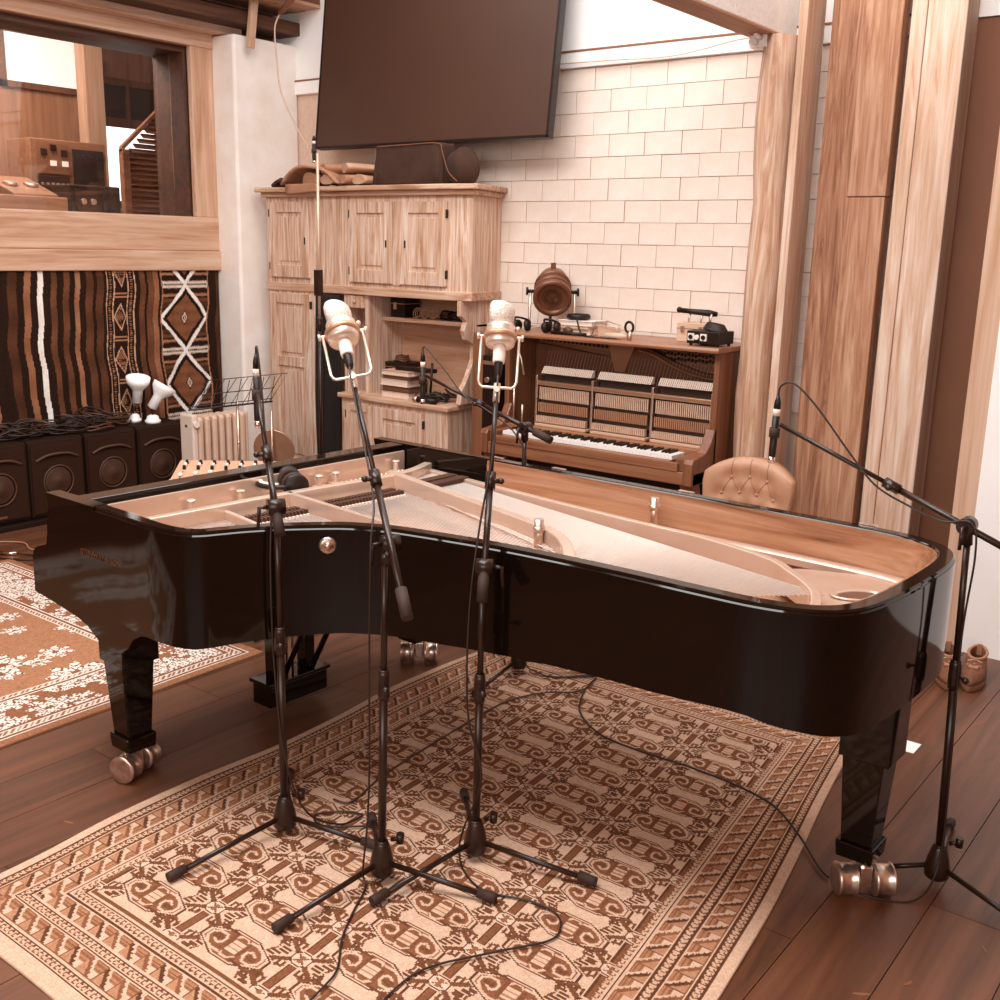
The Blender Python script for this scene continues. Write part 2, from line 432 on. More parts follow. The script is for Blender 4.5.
plank('narrow pale plank on edge directly right of the round log post', -2.476, -2.428, 5.69, 5.93, M_plB)
plank('weathered plank with dark swirling grain, leftmost of the wide planks', -2.365, -2.192, 5.86, 5.92, M_plA)
bl = bx(-2.19, -1.985, 5.84, 5.93, .001, 2.16).build('timber_plank', M_plC, bevel=.005, label='wide mid brown plank of two lengths right of the weathered plank', cat='plank', group='timbers standing against the back wall')
bx(-2.188, -1.983, 5.838, 5.93, 2.164, 4.3).build('upper_length', M_plC, bl, .005)
plank('narrow smooth pale board left of the wide creamy board', -1.945, -1.868, 5.84, 5.93, M_plB)
plank('wide creamy board with knots near the dark door', -1.862, -1.705, 5.83, 5.93, M_plB)
plank('thin board on edge nearest the dark door', -1.642, -1.595, 5.57, 5.76, M_plB)

# ---- dark door, trim and white wall at the right
dk = plain('dark_brown_door_paint', .36, .7, 0, .015, 2)
dr = bx(-1.62, -1.15, 5.80, 5.84, 0.002, 2.985).build('door_1', dk, kind='structure', bevel=.003)
bx(-1.7, -1.2, 5.79, 5.85, 2.99, 3.2).build('trim_7', M_white, kind='structure')
bx(-1.318, -1.212, 5.27, 5.33, 0, 4.6).build('trim_8', wood('trim_board', .56, .74, 'z', .7, .7), kind='structure', bevel=.004)
bx(-1.213, 2.4, 5.262, 5.36, 0, 4.69).build('wall_right_panel', M_white, kind='structure')

# ---- control room behind the glass
M_cw = wood('control_room_panel', .34, .52, 'z', .6, .6)
cr = bx(-9.2, -9.1, 2.0, 7.0, 0, 4.0)
cr.build('wall_control_room', M_cw, kind='structure')
bx(-9.2, -7.42, 6.9, 7.0, 0, 4.0).box(-9.2, -7.42, 2.0, 2.1, 0, 4.0).build('wall_control_side', M_cw, kind='structure')
bx(-9.2, -7.42, 2.0, 7.0, 3.85, 3.95).build('ceiling_control_room', M_old, kind='structure')
bx(-9.2, -7.42, 2.0, 7.0, 0.9, 1.0).build('floor_control_room', M_cw, kind='structure')

# ---- things in the control room
w2 = thing('window_2', None, None, (-9.1, 6.08, 2.0), kind='structure')
bx(-9.1, -9.08, 5.82, 6.36, 1.6, 2.84).build('bright_pane', emit('daylight_pane', 1, 2.2), w2)
m = B().box(-9.1, -9.05, 5.72, 5.82, 1.2, 3.4).box(-9.1, -9.05, 6.36, 6.9, 1.2, 3.4).box(-9.1, -9.05, 5.72, 6.9, 2.84, 2.92).box(-9.1, -9.05, 5.72, 6.9, 3.2, 3.26)
m.box(-9.1, -9.05, 6.06, 6.1, 2.92, 3.2)
m.build('frame', wood('cr_frame', .22, .36, 'z', .7), w2)
bx(-9.1, -9.07, 5.82, 6.36, 2.92, 3.2).build('dark_panel', wood('cr_dark', .08, .18, 'y', .7), w2)
w3 = thing('glare_panel', None, None, (-9.1, 5.3, 3.1), kind='structure')  # added glowing panel standing in for the glare on the glass
bx(-9.1, -9.08, 4.95, 5.62, 3.12, 3.66).build('pane', emit('glass_glare_glow', .9, .75), w3)
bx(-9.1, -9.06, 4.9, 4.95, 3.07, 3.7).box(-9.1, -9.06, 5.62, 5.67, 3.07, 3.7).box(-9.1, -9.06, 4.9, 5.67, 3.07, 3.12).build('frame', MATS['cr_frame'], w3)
bx(-8.82, -8.68, 5.43, 5.60, 1.0, 3.85).build('control_room_post', wood('cr_post', .5, .66, 'z', .6), label='pale upright wooden post inside the control room', cat='post')
t = thing('control_room_desk', 'long wooden desk behind the control room glass', 'desk', (-8.05, 4.5, 1.0))
bx(-8.65, -7.46, 3.2, 6.0, 1.95, 2.0).build('desk_top', M_cw, t, .004)
for lx in (-8.6, -7.55):
    for ly in (3.25, 5.95): bx(lx-.03, lx+.03, ly-.03, ly+.03, 1.0, 1.95).build('leg', M_cw, t)
t = thing('equipment_rack', 'wooden rack with meters and knobs standing behind the glass', 'rack', (-8.3, 4.95, 2.0))
bx(-8.55, -8.2, 4.62, 5.27, 2.0, 2.60).build('case', wood('rack_wood', .34, .48, 'y', .5), t, .006)
bx(-8.2, -8.185, 4.66, 4.93, 2.34, 2.57).build('meter_panel', plain('rack_panel', .42, .4), t)
bx(-8.2, -8.185, 4.97, 5.24, 2.24, 2.54).build('grille', plain('rack_grille', .12, .8, 0, .06, 60, .5), t)
bx(-8.2, -8.185, 4.66, 4.93, 2.20, 2.32).build('control_panel', plain('rack_dark', .18, .5), t)
for a, b in ((4.72, 2.5), (4.80, 2.535), (4.89, 2.5)): bx(-8.187, -8.175, a-.025, a+.025, b-.025, b+.025).build('meter', plain('meter_dark', .15, .3), t)
for a in (4.80, 4.9): bx(-8.187, -8.175, a-.03, a+.02, 2.40, 2.44).build('indicator_light', emit('indicator', .85, .5), t)
for i in range(6): B().cyl((-8.185, 4.69+i*.043, 2.26), (-8.165, 4.69+i*.043, 2.26), .011, n=10).build('knob', M_steel, t)
t = thing('louvred_shutter', 'slanted louvred wooden shutter leaning behind the control room glass', 'shutter', (-8.0, 5.5, 2.0))
M_lou = wood('louvre_wood', .28, .46, 'y', .6)
bx(-8.03, -7.97, 5.28, 5.34, 2.0, 2.56).build('stile', M_lou, t)
bx(-8.03, -7.97, 5.66, 5.71, 2.0, 2.9).build('stile', M_lou, t)
bx(-8.045, -8.035, 5.3, 5.7, 2.0, 2.56).build('backing', M_lou, t)
for i in range(20):
    z = 2.05+i*.042
    y0 = 5.34 if z < 2.52 else 5.34+(z-2.52)*.9
    if y0 < 5.64: B().cbox((-8.0, (y0+5.66)/2, z), (.05, 5.66-y0, .012), Matrix.Rotation(.7, 3, 'Y')).build('louvre_slat', M_lou, t)
m = B().prism([(5.28, 2.54), (5.66, 2.88), (5.66, 2.92), (5.28, 2.58)], -8.02, -7.98, lambda a, b, h: (h, a, b)); m.build('top_rail', M_lou, t)
t = bx(-7.69, -7.50, 3.6, 4.49, 2.001, 2.14).build('wooden_crate', wood('crate_wood', .45, .58, 'y', .6), bevel=.01, label='low wooden case lying along the control room window sill', cat='case')
t = thing('amplifier', 'dark amplifier box with dials beside the bright doorway behind the glass', 'amplifier', (-7.75, 4.75, 2.0))
bx(-7.95, -7.58, 4.56, 4.98, 2.001, 2.24).build('case', plain('amp_case', .14, .5), t, .01)
bx(-7.58, -7.57, 4.60, 4.78, 2.03, 2.21).build('face_plate', plain('amp_face', .2, .4), t)
for a in (4.65, 4.73): B().cyl((-7.57, a, 2.12), (-7.545, a, 2.12), .022, n=12).build('dial', M_steel, t)
bx(-7.58, -7.57, 4.82, 4.95, 2.04, 2.2).build('vent', plain('rack_grille', .12), t)
t = thing('reel_recorder', 'brown tilted recorder on the control room desk left of the amplifier', 'recorder', (-7.9, 4.35, 2.0))
m = B().prism([(-8.15, 2.001), (-7.72, 2.001), (-7.72, 2.16), (-8.15, 2.30)], 4.2, 4.55, lambda a, b, h: (a, h, b)); m.build('case', MATS['rack_wood'], t, .008)
for a in (4.29, 4.45): B().cyl((-7.93, a, 2.225), (-7.925, a, 2.25), .055, n=16).build('reel', M_steel, t)
t = thing('round_stool', 'dark round-seated stool showing beside the bright doorway', 'stool', (-8.86, 5.80, 1.0))
B().lathe([(.001, 0), (.15, .0), (.17, .03), (.15, .06), (.001, .065)], (-8.86, 5.80, 2.12)).build('seat', M_blackmat, t)
B().cyl((-8.3, 5.45, 1.0), (-8.86, 5.80, 2.12), .03).build('post', M_steel, t)

# ================================================================ woven pieces
def seg_dist(X, Y, a, b):
    ax, ay = a; bx_, by = b; dx, dy = bx_-ax, by-ay
    t = np.clip(((X-ax)*dx+(Y-ay)*dy)/(dx*dx+dy*dy+1e-12), 0, 1)
    return np.hypot(X-ax-t*dx, Y-ay-t*dy)
def poly_dist(X, Y, pts):
    return np.min([seg_dist(X, Y, a, b) for a, b in zip(pts, pts[1:])], axis=0)
# ---- the big rug with rows of medallions
def big_rug_colours(W, L, cell):
    nx, ny = int(W/cell), int(L/cell)
    x = (np.arange(nx)+.5)*cell; y = (np.arange(ny)+.5)*cell
    X, Y = np.meshgrid(x, y)
    PALE, DARK, MID = .70, .27, .39
    C = np.full_like(X, PALE)
    d = np.minimum(np.minimum(X, W-X)-.035, np.minimum(Y, L-Y)-.05)   # distance in from the pattern's outer edge
    bord = .262
    fx, fy = .3525, .1615
    x0 = (W-4*fx)/2; y0 = .05+bord+.02
    gx = ((X-x0)/fx); gy = (Y-y0)/fy
    lx = (gx-np.floor(gx)-.5)*fx; ly = (gy-np.floor(gy)-.5)*fy       # local around a medallion's centre
    lx = lx/.88; ly = ly/.87
    F = np.full_like(X, PALE)
    def stroke(px_, py_, pts, w_, v, mask=True):
        nonlocal F
        F = np.where((poly_dist(px_, py_, pts) < w_) & mask, v, F)
    # medallion: long octagon, dark line, pale line, brown body
    ax_, ay_ = np.abs(lx), np.abs(ly)
    oc = np.maximum(np.maximum(ax_/.142, ay_/.068), (ax_/.142+ay_/.068)/1.32)
    F = np.where(oc < 1.0, DARK, F); F = np.where(oc < .93, PALE, F); F = np.where(oc < .86, MID, F)
    for s in (1, -1):
        px_, py_ = lx*s, ly*s
        # serrated dark corner on one diagonal
        stroke(px_, py_, [(-.142, .026), (-.10, .058)], .008, MID-.04)
        for k in range(4): stroke(px_, py_, [(-.14+.014*k, .03+.010*k), (-.148+.014*k, .045+.010*k)], .0035, DARK)
        # pale hook curling in from the middle
        stroke(px_, py_, [(.028, .047), (.060, .047), (.088, .036), (.112, .012), (.112, -.012), (.092, -.028), (.062, -.028), (.05, -.012), (.05, .008), (.066, .018), (.082, .008)], .0048, PALE)
        stroke(px_, py_, [(.070, -.006), (.090, -.006)], .010, DARK+.06)
        stroke(px_, py_, [(.034, .030), (.034, -.044)], .0065, MID-.04)
        stroke(px_, py_, [(-.03, .034), (-.014, .050), (.012, .050), (.02, .040)], .004, PALE)
        stroke(px_, py_, [(.036, -.05), (.08, -.052), (.10, -.044)], .005, MID-.08)
    F = np.where((ax_ < .024) & (ay_ < .026), PALE, F)
    F = np.where((ax_ < .024) & (ay_ < .022) & (np.abs(ay_-.010) < .003), MID+.12, F)
    # star motifs between, joined by bars along the length
    mx = ((gx+.5)-np.floor(gx+.5)-.5)*fx; my = ((gy+.5)-np.floor(gy+.5)-.5)*fy
    star = oc > 1.05
    SV = MID-.06
    F = np.where((np.abs(mx) < .013) & (np.abs(my) > .03), SV+.04, F)
    F = np.where((np.abs(np.abs(mx)-.0135) < .0028) & (np.abs(my) > .03), DARK, F)
    for sx in (1, -1):
        for sy in (1, -1):
            px_, py_ = mx*sx, my*sy
            stroke(px_, py_, [(.026, .016), (.078, .050)], .008, SV, star)
            for k in range(3):
                stroke(px_, py_, [(.026+.017*k, .034+.008*k), (.026+.017*k, .052+.006*k)], 0.0046, DARK+.04, star)
            for k in range(3):
                stroke(px_, py_, [(.050+.014*k, .006+.013*k), (.074+.012*k, .006+.013*k)], 0.0046, DARK+.04, star)
            stroke(px_, py_, [(.024, .048), (.058, .060)], .0035, SV, star)
            stroke(px_, py_, [(.086, .004), (.096, .022)], .0035, SV, star)
    am, bm = np.abs(mx), np.abs(my)
    dia = np.maximum(am/.028, bm/.022); dia = np.maximum(dia, (am/.028+bm/.022)/1.5)
    F = np.where(dia < 1.15, DARK, F); F = np.where(dia < .98, PALE+.03, F)
    F = np.where((dia < .8) & (np.abs(am*.8-bm) < .0035), SV, F)
    F = np.where((dia < .75) & (am < .006), SV+.1, F)
    inf = (X > x0-.001) & (X < W-x0+.001) & (Y > y0) & (Y < L-y0)
    C = np.where(inf, F, C)
    side = (np.minimum(X, W-X)-.035) < (np.minimum(Y, L-Y)-.05)
    s = np.where(side, Y, X)
    def band(a, b): return (d >= a) & (d < b) & ~inf
    def chain(a, b):
        nonlocal C
        m_ = band(a, b); t = (d-a)/(b-a); p = (s % .020)/.020
        r = np.hypot((p-.5), (t-.5)*.9)
        C = np.where(m_, np.where((r > .2) & (r < .40) & ~((p > .5) & (np.abs(t-.5) < .18)), DARK+.06, PALE-.02), C)
    def line(a, b, v):
        nonlocal C
        C = np.where(band(a, b), v, C)
    def tri(a, b, flip):
        nonlocal C
        m_ = band(a, b); t = (d-a)/(b-a); q = s/.068 + (.5 if flip else 0); p = q-np.floor(q); par = np.floor(q) % 2
        teeth = .11*np.abs(((t*4.5) % 1)-.5)*2
        v = np.full_like(p, PALE)
        up = (p < .92-.78*t+teeth-.12)
        v = np.where(up, np.where(p < .92-.78*t-.30, MID+.16, DARK), v)
        v = np.where((p > .34) & (p > 1.02-.78*t) & (t > .45), np.where(teeth > .05, MID+.12, MID+.02), v)
        v = np.where(p < .05, DARK+.06, v)
        v = np.where(par > 0, v, np.where(v < .35, MID, v))
        C = np.where(m_, v, C)
    line(0, .006, DARK); chain(.006, .03); line(.03, .036, DARK); line(.036, .042, PALE); line(.042, .047, MID)
    tri(.047, .105, False); line(.105, .110, PALE); line(.110, .115, DARK); chain(.115, .139); line(.139, .144, DARK); line(.144, .15, PALE)
    tri(.15, .205, True); line(.205, .211, PALE); line(.211, .217, DARK); line(.217, .223, PALE); chain(.223, .247); line(.247, .254, DARK); line(.254, .2605, PALE); line(.2605, .272, MID-.04)
    C = np.where((d > .272) & ~inf, PALE, C)
    return C + rng.normal(0, .02, C.shape)
RW, RL, CELL = 1.97, 2.86, .0042
cols = big_rug_colours(RW, RL, CELL)
Q = np.array([[-2.905, 1.175, 0], [-.83, 1.175, 0], [-1.235, 4.03, 0], [-2.975, 4.03, 0]])
def rugpos(U, V):
    a = Q[0]*((1-U)*(1-V))[..., None] + Q[1]*(U*(1-V))[..., None] + Q[2]*(U*V)[..., None] + Q[3]*((1-U)*V)[..., None]
    wv = np.clip(1-U*12, 0, 1)
    a[..., 0] += .018*np.sin(V*14+1)*wv - .012*np.sin(V*9)*np.clip(1-(1-U)*8, 0, 1)
    a[..., 2] = .008 + .0012*np.sin(V*40+U*9) + .001*np.sin(U*33)
    return a
M_rug = attr_mat('rug_pile')
knots('area_rug', cols.shape[1], cols.shape[0], rugpos, cols, M_rug, thick=.0085, label='large pale rug with rows of dark hooked medallions under the grand piano', cat='rug')
# ---- the floral rug at the left
def floral(W, L, cell):
    nx, ny = int(W/cell), int(L/cell)
    X, Y = np.meshgrid((np.arange(nx)+.5)*cell, (np.arange(ny)+.5)*cell)
    C = np.full_like(X, .50)
    d = np.minimum(np.minimum(X, W-X), np.minimum(Y, L-Y))
    def flowers(mask, n, rmin, rmax, seed, petals=7):
        nonlocal C
        g = np.random.default_rng(seed)
        for _ in range(n):
            cx, cy = g.uniform(0, W), g.uniform(0, L); r = g.uniform(rmin, rmax)
            sl = (np.abs(X-cx) < r*1.3) & (np.abs(Y-cy) < r*1.3) & mask
            if not sl.any(): continue
            dx, dy = X[sl]-cx, Y[sl]-cy; R = np.hypot(dx, dy)/r; T = np.arctan2(dy, dx)
            v = C[sl]
            p = R < .75+.25*np.cos(petals*T)
            ring = np.abs(np.sin(R*9+np.cos(petals*T)*1.3))
            v = np.where(p, np.where(ring > .45, .84, .36), v); v = np.where(R < .18, .4, v)
            C[sl] = v
    field = d > .42
    flowers(field, 170, .05, .14, 3)
    corner = field & ((np.abs(np.sin(X*3.1))+np.abs(np.sin(Y*3.3))) < .75)
    flowers(corner, 160, .04, .08, 4)
    C = np.where((d > .06) & (d <= .42), .42, C)
    flowers((d > .13) & (d < .37), 1600, .03, .085, 5, 6)
    flowers((d > .13) & (d < .37), 500, .015, .03, 6, 5)
    for a, b, v in ((.0, .05, .46), (.05, .058, .82), (.058, .072, .36), (.072, .08, .82), (.11, .118, .82), (.118, .128, .34), (.372, .38, .82), (.38, .392, .34), (.392, .4, .82), (.425, .433, .8)):
        C = np.where((d >= a) & (d < b), v, C)
    for a, b in ((.08, .11), (.4, .425)):
        ph = ((X+Y)*38) % 1
        C = np.where((d >= a) & (d < b), np.where(ph > .5, .78, .4), C)
    return C + rng.normal(0, .02, C.shape)
FW, FL = 2.3, 3.5
c2 = floral(FW, FL, .0075)
def rug2pos(U, V):
    P = np.zeros(U.shape+(3,))
    X0, Y0 = -3.655 - .03*V, 0
    P[..., 0] = -5.92 + U*2.265 - .05*V; P[..., 1] = -.45 + V*3.5 + .0*U
    P[..., 2] = .007 + .001*np.sin(V*30)
    return P
knots('area_rug', c2.shape[1], c2.shape[0], rug2pos, c2, M_rug, thick=.0075, label='floral bordered rug on the floor left of the grand piano', cat='rug')
# ---- the striped kilim on the left wall
def kilim(y0, y1, z0, z1, cell):
    ny_, nz_ = int((y1-y0)/cell), int((z1-z0)/cell)
    Yc, Z = np.meshgrid(y0+(np.arange(ny_)+.5)*cell, z0+(np.arange(nz_)+.5)*cell)
    drift = .012*np.sin(Z*7)+.006*np.sin(Z*19+Yc*3)
    Yw = Yc + drift
    px_ = np.array([-120, 0, 40, 105, 125, 133, 163, 207, 219]); yw = np.array([2.95, 3.648, 3.925, 4.41, 4.57, 4.636, 4.889, 5.285, 5.398])
    P = np.interp(Yw, yw, px_)/.23
    C = np.full_like(P, .10)
    for a, b, v in ((-500, -470, .3), (-420, -380, .24), (-340, -310, .4), (-260, -230, .25), (-180, -140, .3), (-90, -60, .42), (25, 65, .22), (98, 125, .42), (157, 182, .9), (213, 240, .30), (268, 292, .28), (318, 340, .46), (365, 400, .27), (415, 445, .24),
                    (605, 630, .30), (640, 665, .30), (665, 690, .44), (940, 960, .22)):
        C = np.where((P >= a) & (P < b), v+.03*np.sin(Z*23+a), C)
    top = z1
    # narrow column of small diamonds
    m = (P >= 460) & (P < 585); C = np.where(m, .10, C)
    for e in (462, 492, 553, 582): C = np.where(np.abs(P-e) < 2.5, .62, C)
    t = ((top-Z)*60) % 1
    C = np.where(((np.abs(P-477) < 9) | (np.abs(P-567) < 9)) & (np.abs(t-.5) < .22) & ((np.abs(P-477) < 9)*(np.abs(P-477)/9 < t)+(np.abs(P-567) < 9)*(np.abs(P-567)/9 < t) > 0), .5, C)
    per = .31
    q = ((top-Z-.34+per/2) % per)/per-.5
    dd = np.abs(P-522)/27+np.abs(q)/.33
    C = np.where(dd < 1, .62, C); C = np.where(dd < .82, np.where((np.sin(P*.9)*np.sin(Z*230)) > .2, .5, .14), C)
    C = np.where((np.abs(P-522) < 27) & (np.abs(np.abs(q)-.46) < .02), .5, C)
    # wide column of big diamonds
    m2 = (P >= 703) & (P < 905)
    per2 = .497
    ph = (top-Z-.117)/per2; q = ph-np.floor(ph)-.5                  # -.5 at the crossing, 0 mid-diamond
    cx = np.abs(P-803)/101
    zz = np.round(np.abs(q)*2*per2/2/.012)*.012/(per2/2)
    dm = cx + zz*1.02                                               # 1 on the outline
    base = np.full_like(P, .13)
    edge = np.abs(q)
    for c_, wd_, v in ((.47, .018, .8), (.40, .03, .1), (.34, .02, .5), (.30, .02, .12), (.26, .03, .3), (.2, .04, .2)):
        rag = .010*np.sin(P*.75+c_*40)
        base = np.where(np.abs(edge-c_+rag) < wd_, v, base)
    K = np.where(dm < 1.08, .9, base); K = np.where(dm < .91, .08, K); K = np.where(dm < .74, .36+.02*np.sin(Z*80), K)
    r0 = cx/.12+np.abs(q)/.08
    K = np.where(r0 < 1.4, .15, K); K = np.where(r0 < 1.05, .75, K); K = np.where(r0 < .6, .2, K); K = np.where(r0 < .3, .8, K)
    C = np.where(m2, K, C)
    C = np.where((np.abs(P-703) < 2.5) | (np.abs(P-905) < 2.5), .5, C)
    return C + rng.normal(0, .012, C.shape)
k3 = kilim(2.9, 5.40, .25, 1.645, .0062)
def kpos(U, V):
    P = np.zeros(U.shape+(3,))
    P[..., 1] = 2.9+U*2.5; P[..., 2] = .25+V*1.395
    P[..., 0] = -6.975 + .006*np.sin(P[..., 1]*21)*(1-V) + .004*np.sin(P[..., 1]*47+2)
    return P
knots('wall_hanging', k3.shape[1], k3.shape[0], kpos, k3, M_rug, thick=.006, normal=(1, 0, 0), label='dark striped woven wall hanging with diamond columns under the control room window', cat='wall hanging')

# ================================================================ concert grand piano (local frame: x along its length, y across)
gp = thing('grand_piano', 'long black concert grand piano without its lid standing on the medallion rug', 'piano', (-3.44, 1.905, 0), math.radians(-1.7), local=True)
OUT = [(.30, -.006), (.45, -.008), (.58, -.014), (.66, -.016), (.735, -.006), (.79, .015), (.825, .05), (.85, .105), (.885, .18), (.945, .27), (1.05, .39), (1.125, .44), (1.215, .48), (1.42, .527), (1.54, .548), (1.72, .57), (1.97, .588), (2.19, .594), (2.37, .606), (2.50, .648), (2.575, .718), (2.61, .82), (2.628, 1.0), (2.632, 1.22), (2.625, 1.36), (2.6, 1.46), (2.54, 1.535), (2.42, 1.588), (2.2, 1.604), (1.67, 1.608), (1.0, 1.608), (.3, 1.606)]
path = [Vector((a, b, 0)) for a, b in OUT]
path = spline(path, 5)
def nrm(i, P=path):
    t = P[min(i+1, len(P)-1)]-P[max(i-1, 0)]; t.normalize(); return Vector((-t.y, t.x, 0))
NR = [nrm(i) for i in range(len(path))]
ZB = ([0, .8, 1.0, 1.4, 1.8, 2.1, 2.3, 2.36, 2.42, 2.5, 2.6, 2.7], [.625, .625, .64, .655, .675, .682, .694, .695, .682, .672, .655, .65])
def sweep(prof, i0=0, i1=None):
    i1 = len(path) if i1 is None else i1; n = len(prof)
    m = B(); vs = []
    for i in range(i0, i1):
        for d, z in prof:
            p = path[i]+NR[i]*d; vs.append((p.x, p.y, float(np.interp(path[i].x, *ZB)) if z is None else z))
    k = i1-i0
    fs = [(i*n+j, i*n+(j+1) % n, (i+1)*n+(j+1) % n, (i+1)*n+j) for i in range(k-1) for j in range(n)]
    fs += [tuple(range(n)), tuple((k-1)*n+j for j in range(n))]
    m.add(vs, fs, [True]*(len(fs)-2)+[False, False]); return m
def sharp(o, ang=.5):
    o.data.set_sharp_from_angle(angle=ang); return o
RT = 1.0
rim = sweep([(0, None), (0, RT-.014), (.004, RT-.010), (.004, RT-.006), (.008, RT), (.046, RT), (.050, RT-.003), (.052, RT-.006), (.052, None)]).build('rim', M_black, gp); sharp(rim, .35)
ia = next(i for i, p in enumerate(path) if p.x > 1.3)
inn = sweep([(.0522, .80), (.0522, RT-.005), (.058, RT-.005), (.060, RT-.02), (.060, .80)], 0, max(i for i, p in enumerate(path) if p.x > .66 and p.y > 1.5)+1).build('inner_rim', M_veneer, gp); sharp(inn)
ARM = [(.005, RT), (.016, .958), (.010, .93), (.0, .90), (-.006, .85), (-.02, .808), (-.085, .788), (-.112, .77), (-.122, .745), (-.125, .615), (.035, .598), (.15, .585), (.22, .568), (.27, .54), (.31, .522), (.37, .515), (.43, .522), (.47, .548), (.50, .585), (.55, .612), (.62, .626), (.31, .626), (.31, RT)]
for y0, y1 in ((-.006, .046), (1.556, 1.608)):
    o = B().prism(ARM, y0, y1, lambda a, b, h: (a, h, b)).build('arm', M_black, gp)
bx(.115, .20, .046, 1.556, .90, RT-.002).build('stretcher', M_black, gp, .004)
B().prism([(.115, .95), (.115, .80), (-.105, .785), (-.105, .80), (-.02, .825), (.06, .85), (.095, .94)], .048, 1.554, lambda a, b, h: (a, h, b)).build('fallboard', M_black, gp, .003)
bx(-.12, .62, .02, 1.588, .618, .74).build('keybed', M_black, gp, .004)
bx(-.122, -.10, .066, 1.54, .74, .785).build('keyslip', M_black, gp, .003)
bx(.20, .21, .054, 1.55, .86, .972).build('plate_flange', M_gold, gp, .003)
# soundboard and plate
inner = [(p+NR[i]*.058) for i, p in enumerate(path)]
poly = [(p.x, p.y) for p in inner]
B().prism([(.20, .06)]+poly+[(.20, 1.545)], .80, .806).build('soundboard', M_sound, gp)
pin = B().prism([(.21, .07), (.36, .07), (.37, .25), (.42, 1.27), (.36, 1.535), (.21, 1.535)], .845, .862).build('pin_field', M_gold, gp, .003)
ring = sweep([(.064, .845), (.064, .872), (.105, .874), (.115, .868), (.115, .845)]).build('plate_rim', M_gold, gp); sharp(ring, .7)
def bar(pts, w_, z0, z1, name, r=.0):
    P = spline([Vector((a, b, 0)) for a, b in pts], 5) if len(pts) > 2 else [Vector((a, b, 0)) for a, b in pts]
    m = B(); vs = []
    for i, p in enumerate(P):
        t = P[min(i+1, len(P)-1)]-P[max(i-1, 0)]; t.normalize(); q = Vector((-t.y, t.x, 0))
        for s, z in ((-.5, z0), (-.42, z1), (.42, z1), (.5, z0)):
            a = p+q*w_*s; vs.append((a.x, a.y, z))
    n = 4; k = len(P)
    fs = [(i*n+j, i*n+(j+1) % n, (i+1)*n+(j+1) % n, (i+1)*n+j) for i in range(k-1) for j in range(n)]+[(0, 1, 2, 3), tuple((k-1)*n+j for j in range(4))]
    m.add(vs, fs); return m.build(name, M_gold, gp, .004)
bar([(.36, .075), (.375, .25), (.40, .75), (.44, 1.27), (.37, 1.53)], .045, .84, .945, 'crossbar')
bar([(.37, .455), (.60, .415), (.84, .375)], .024, .84, .925, 'strut')
bar([(.39, .74), (.76, .70), (1.10, .665), (1.3, .62)], .026, .84, .945, 'strut')
bar([(.40, 1.27), (.92, 1.13), (1.39, 1.0), (1.56, .90), (1.70, .74)], .045, .84, .95, 'strut')
bar([(.33, 1.53), (1.01, 1.44), (1.53, 1.384), (1.80, 1.363), (2.08, 1.287), (2.19, 1.21), (2.34, 1.06), (2.42, .86)], .036, .84, .918, 'strut')
B().prism([(2.02, 1.31), (2.17, 1.23), (2.30, 1.12), (2.38, .98), (2.42, .80), (2.51, .80), (2.548, .9), (2.552, 1.36), (2.5, 1.47), (2.35, 1.50), (2.15, 1.42)], .845, .864).build('tail_plate', M_gold, gp, .003)
B().lathe([(.085, 0), (.095, .004), (.085, .008), (.07, .004), (.07, .001)], (2.40, 1.26, .864), n=28, sy=.55).build('rosette', M_gold, gp)
B().lathe([(.07, 0), (.07, .002)], (2.40, 1.26, .8645), n=24, sy=.55).build('rosette_opening', plain('opening_dark', .3, .8), gp)
for a, b in ((1.53, 1.50), (1.42, .95)): B().cyl((a, b, .86), (a, b, .985), .016, n=14).cyl((a, b, .94), (a, b, .96), .02, n=14).build('plate_bolt', M_steel, gp)
for b in (.42, .64, 1.03, 1.12, 1.47):
    B().box(.215, .26, b-.026, b+.026, .862, .90).cyl((.235, b, .90), (.235, b, .935), .013, n=10).cyl((.235, b, .935), (.235, b, .942), .017, n=10).build('plate_lug', M_gold, gp, .004)
# strings, pins, dampers: too fine to pick apart
def rimw(u):
    c = [p for p in path if p.y < 1.0]; j = min(range(len(c)), key=lambda i: abs(c[i].x-u)); return c[j].y
st = B(); tp_ = B(); dm = B(); df = B()
def strand(a, b, r=.0009):
    st.tube([a, b], r, 3)
for i in range(96):
    t = i/95; w0 = .11+1.12*t
    ue = .74+1.38*t; we = max(.11+.86*t**1.15, rimw(ue)+.12)
    strand((.39, w0, .893), (ue, we, .884), .0017 if i < 70 else .002)
for i in range(34):
    t = i/33
    strand((.42, 1.27+.24*t, .905), (2.02+.33*t, .74+.36*t, .897), .0026)
st.build('strings', M_string, gp, kind='stuff')
for i in range(110):
    w0 = .12+i*1.38/109
    for k in range(3):
        uu = .262+.026*k+(.012 if i % 2 else 0)
        tp_.cyl((uu, w0+.005*k, .862), (uu-.004, w0+.005*k, .902), .0036, .0033, n=6)
tp_.build('tuning_pins', M_steel, gp, kind='stuff')
for i in range(62):
    w0 = .48+i*.0162
    if abs(w0-.73) < .03 or abs(w0-1.21) < .035: continue
    uu = .47+.06*(w0-.5)
    dm.box(uu, uu+.03, w0-.0045, w0+.0045, .897, .912); dm.box(uu+.045, uu+.075, w0-.0045, w0+.0045, .897, .912); df.box(uu+.0, uu+.085, w0-.004, w0+.004, .889, .898)
for i in range(20):
    w0 = 1.30+i*.0105
    dm.box(.52, .565, w0-.0034, w0+.0034, .91, .924); dm.box(.585, .63, w0-.0034, w0+.0034, .91, .924)
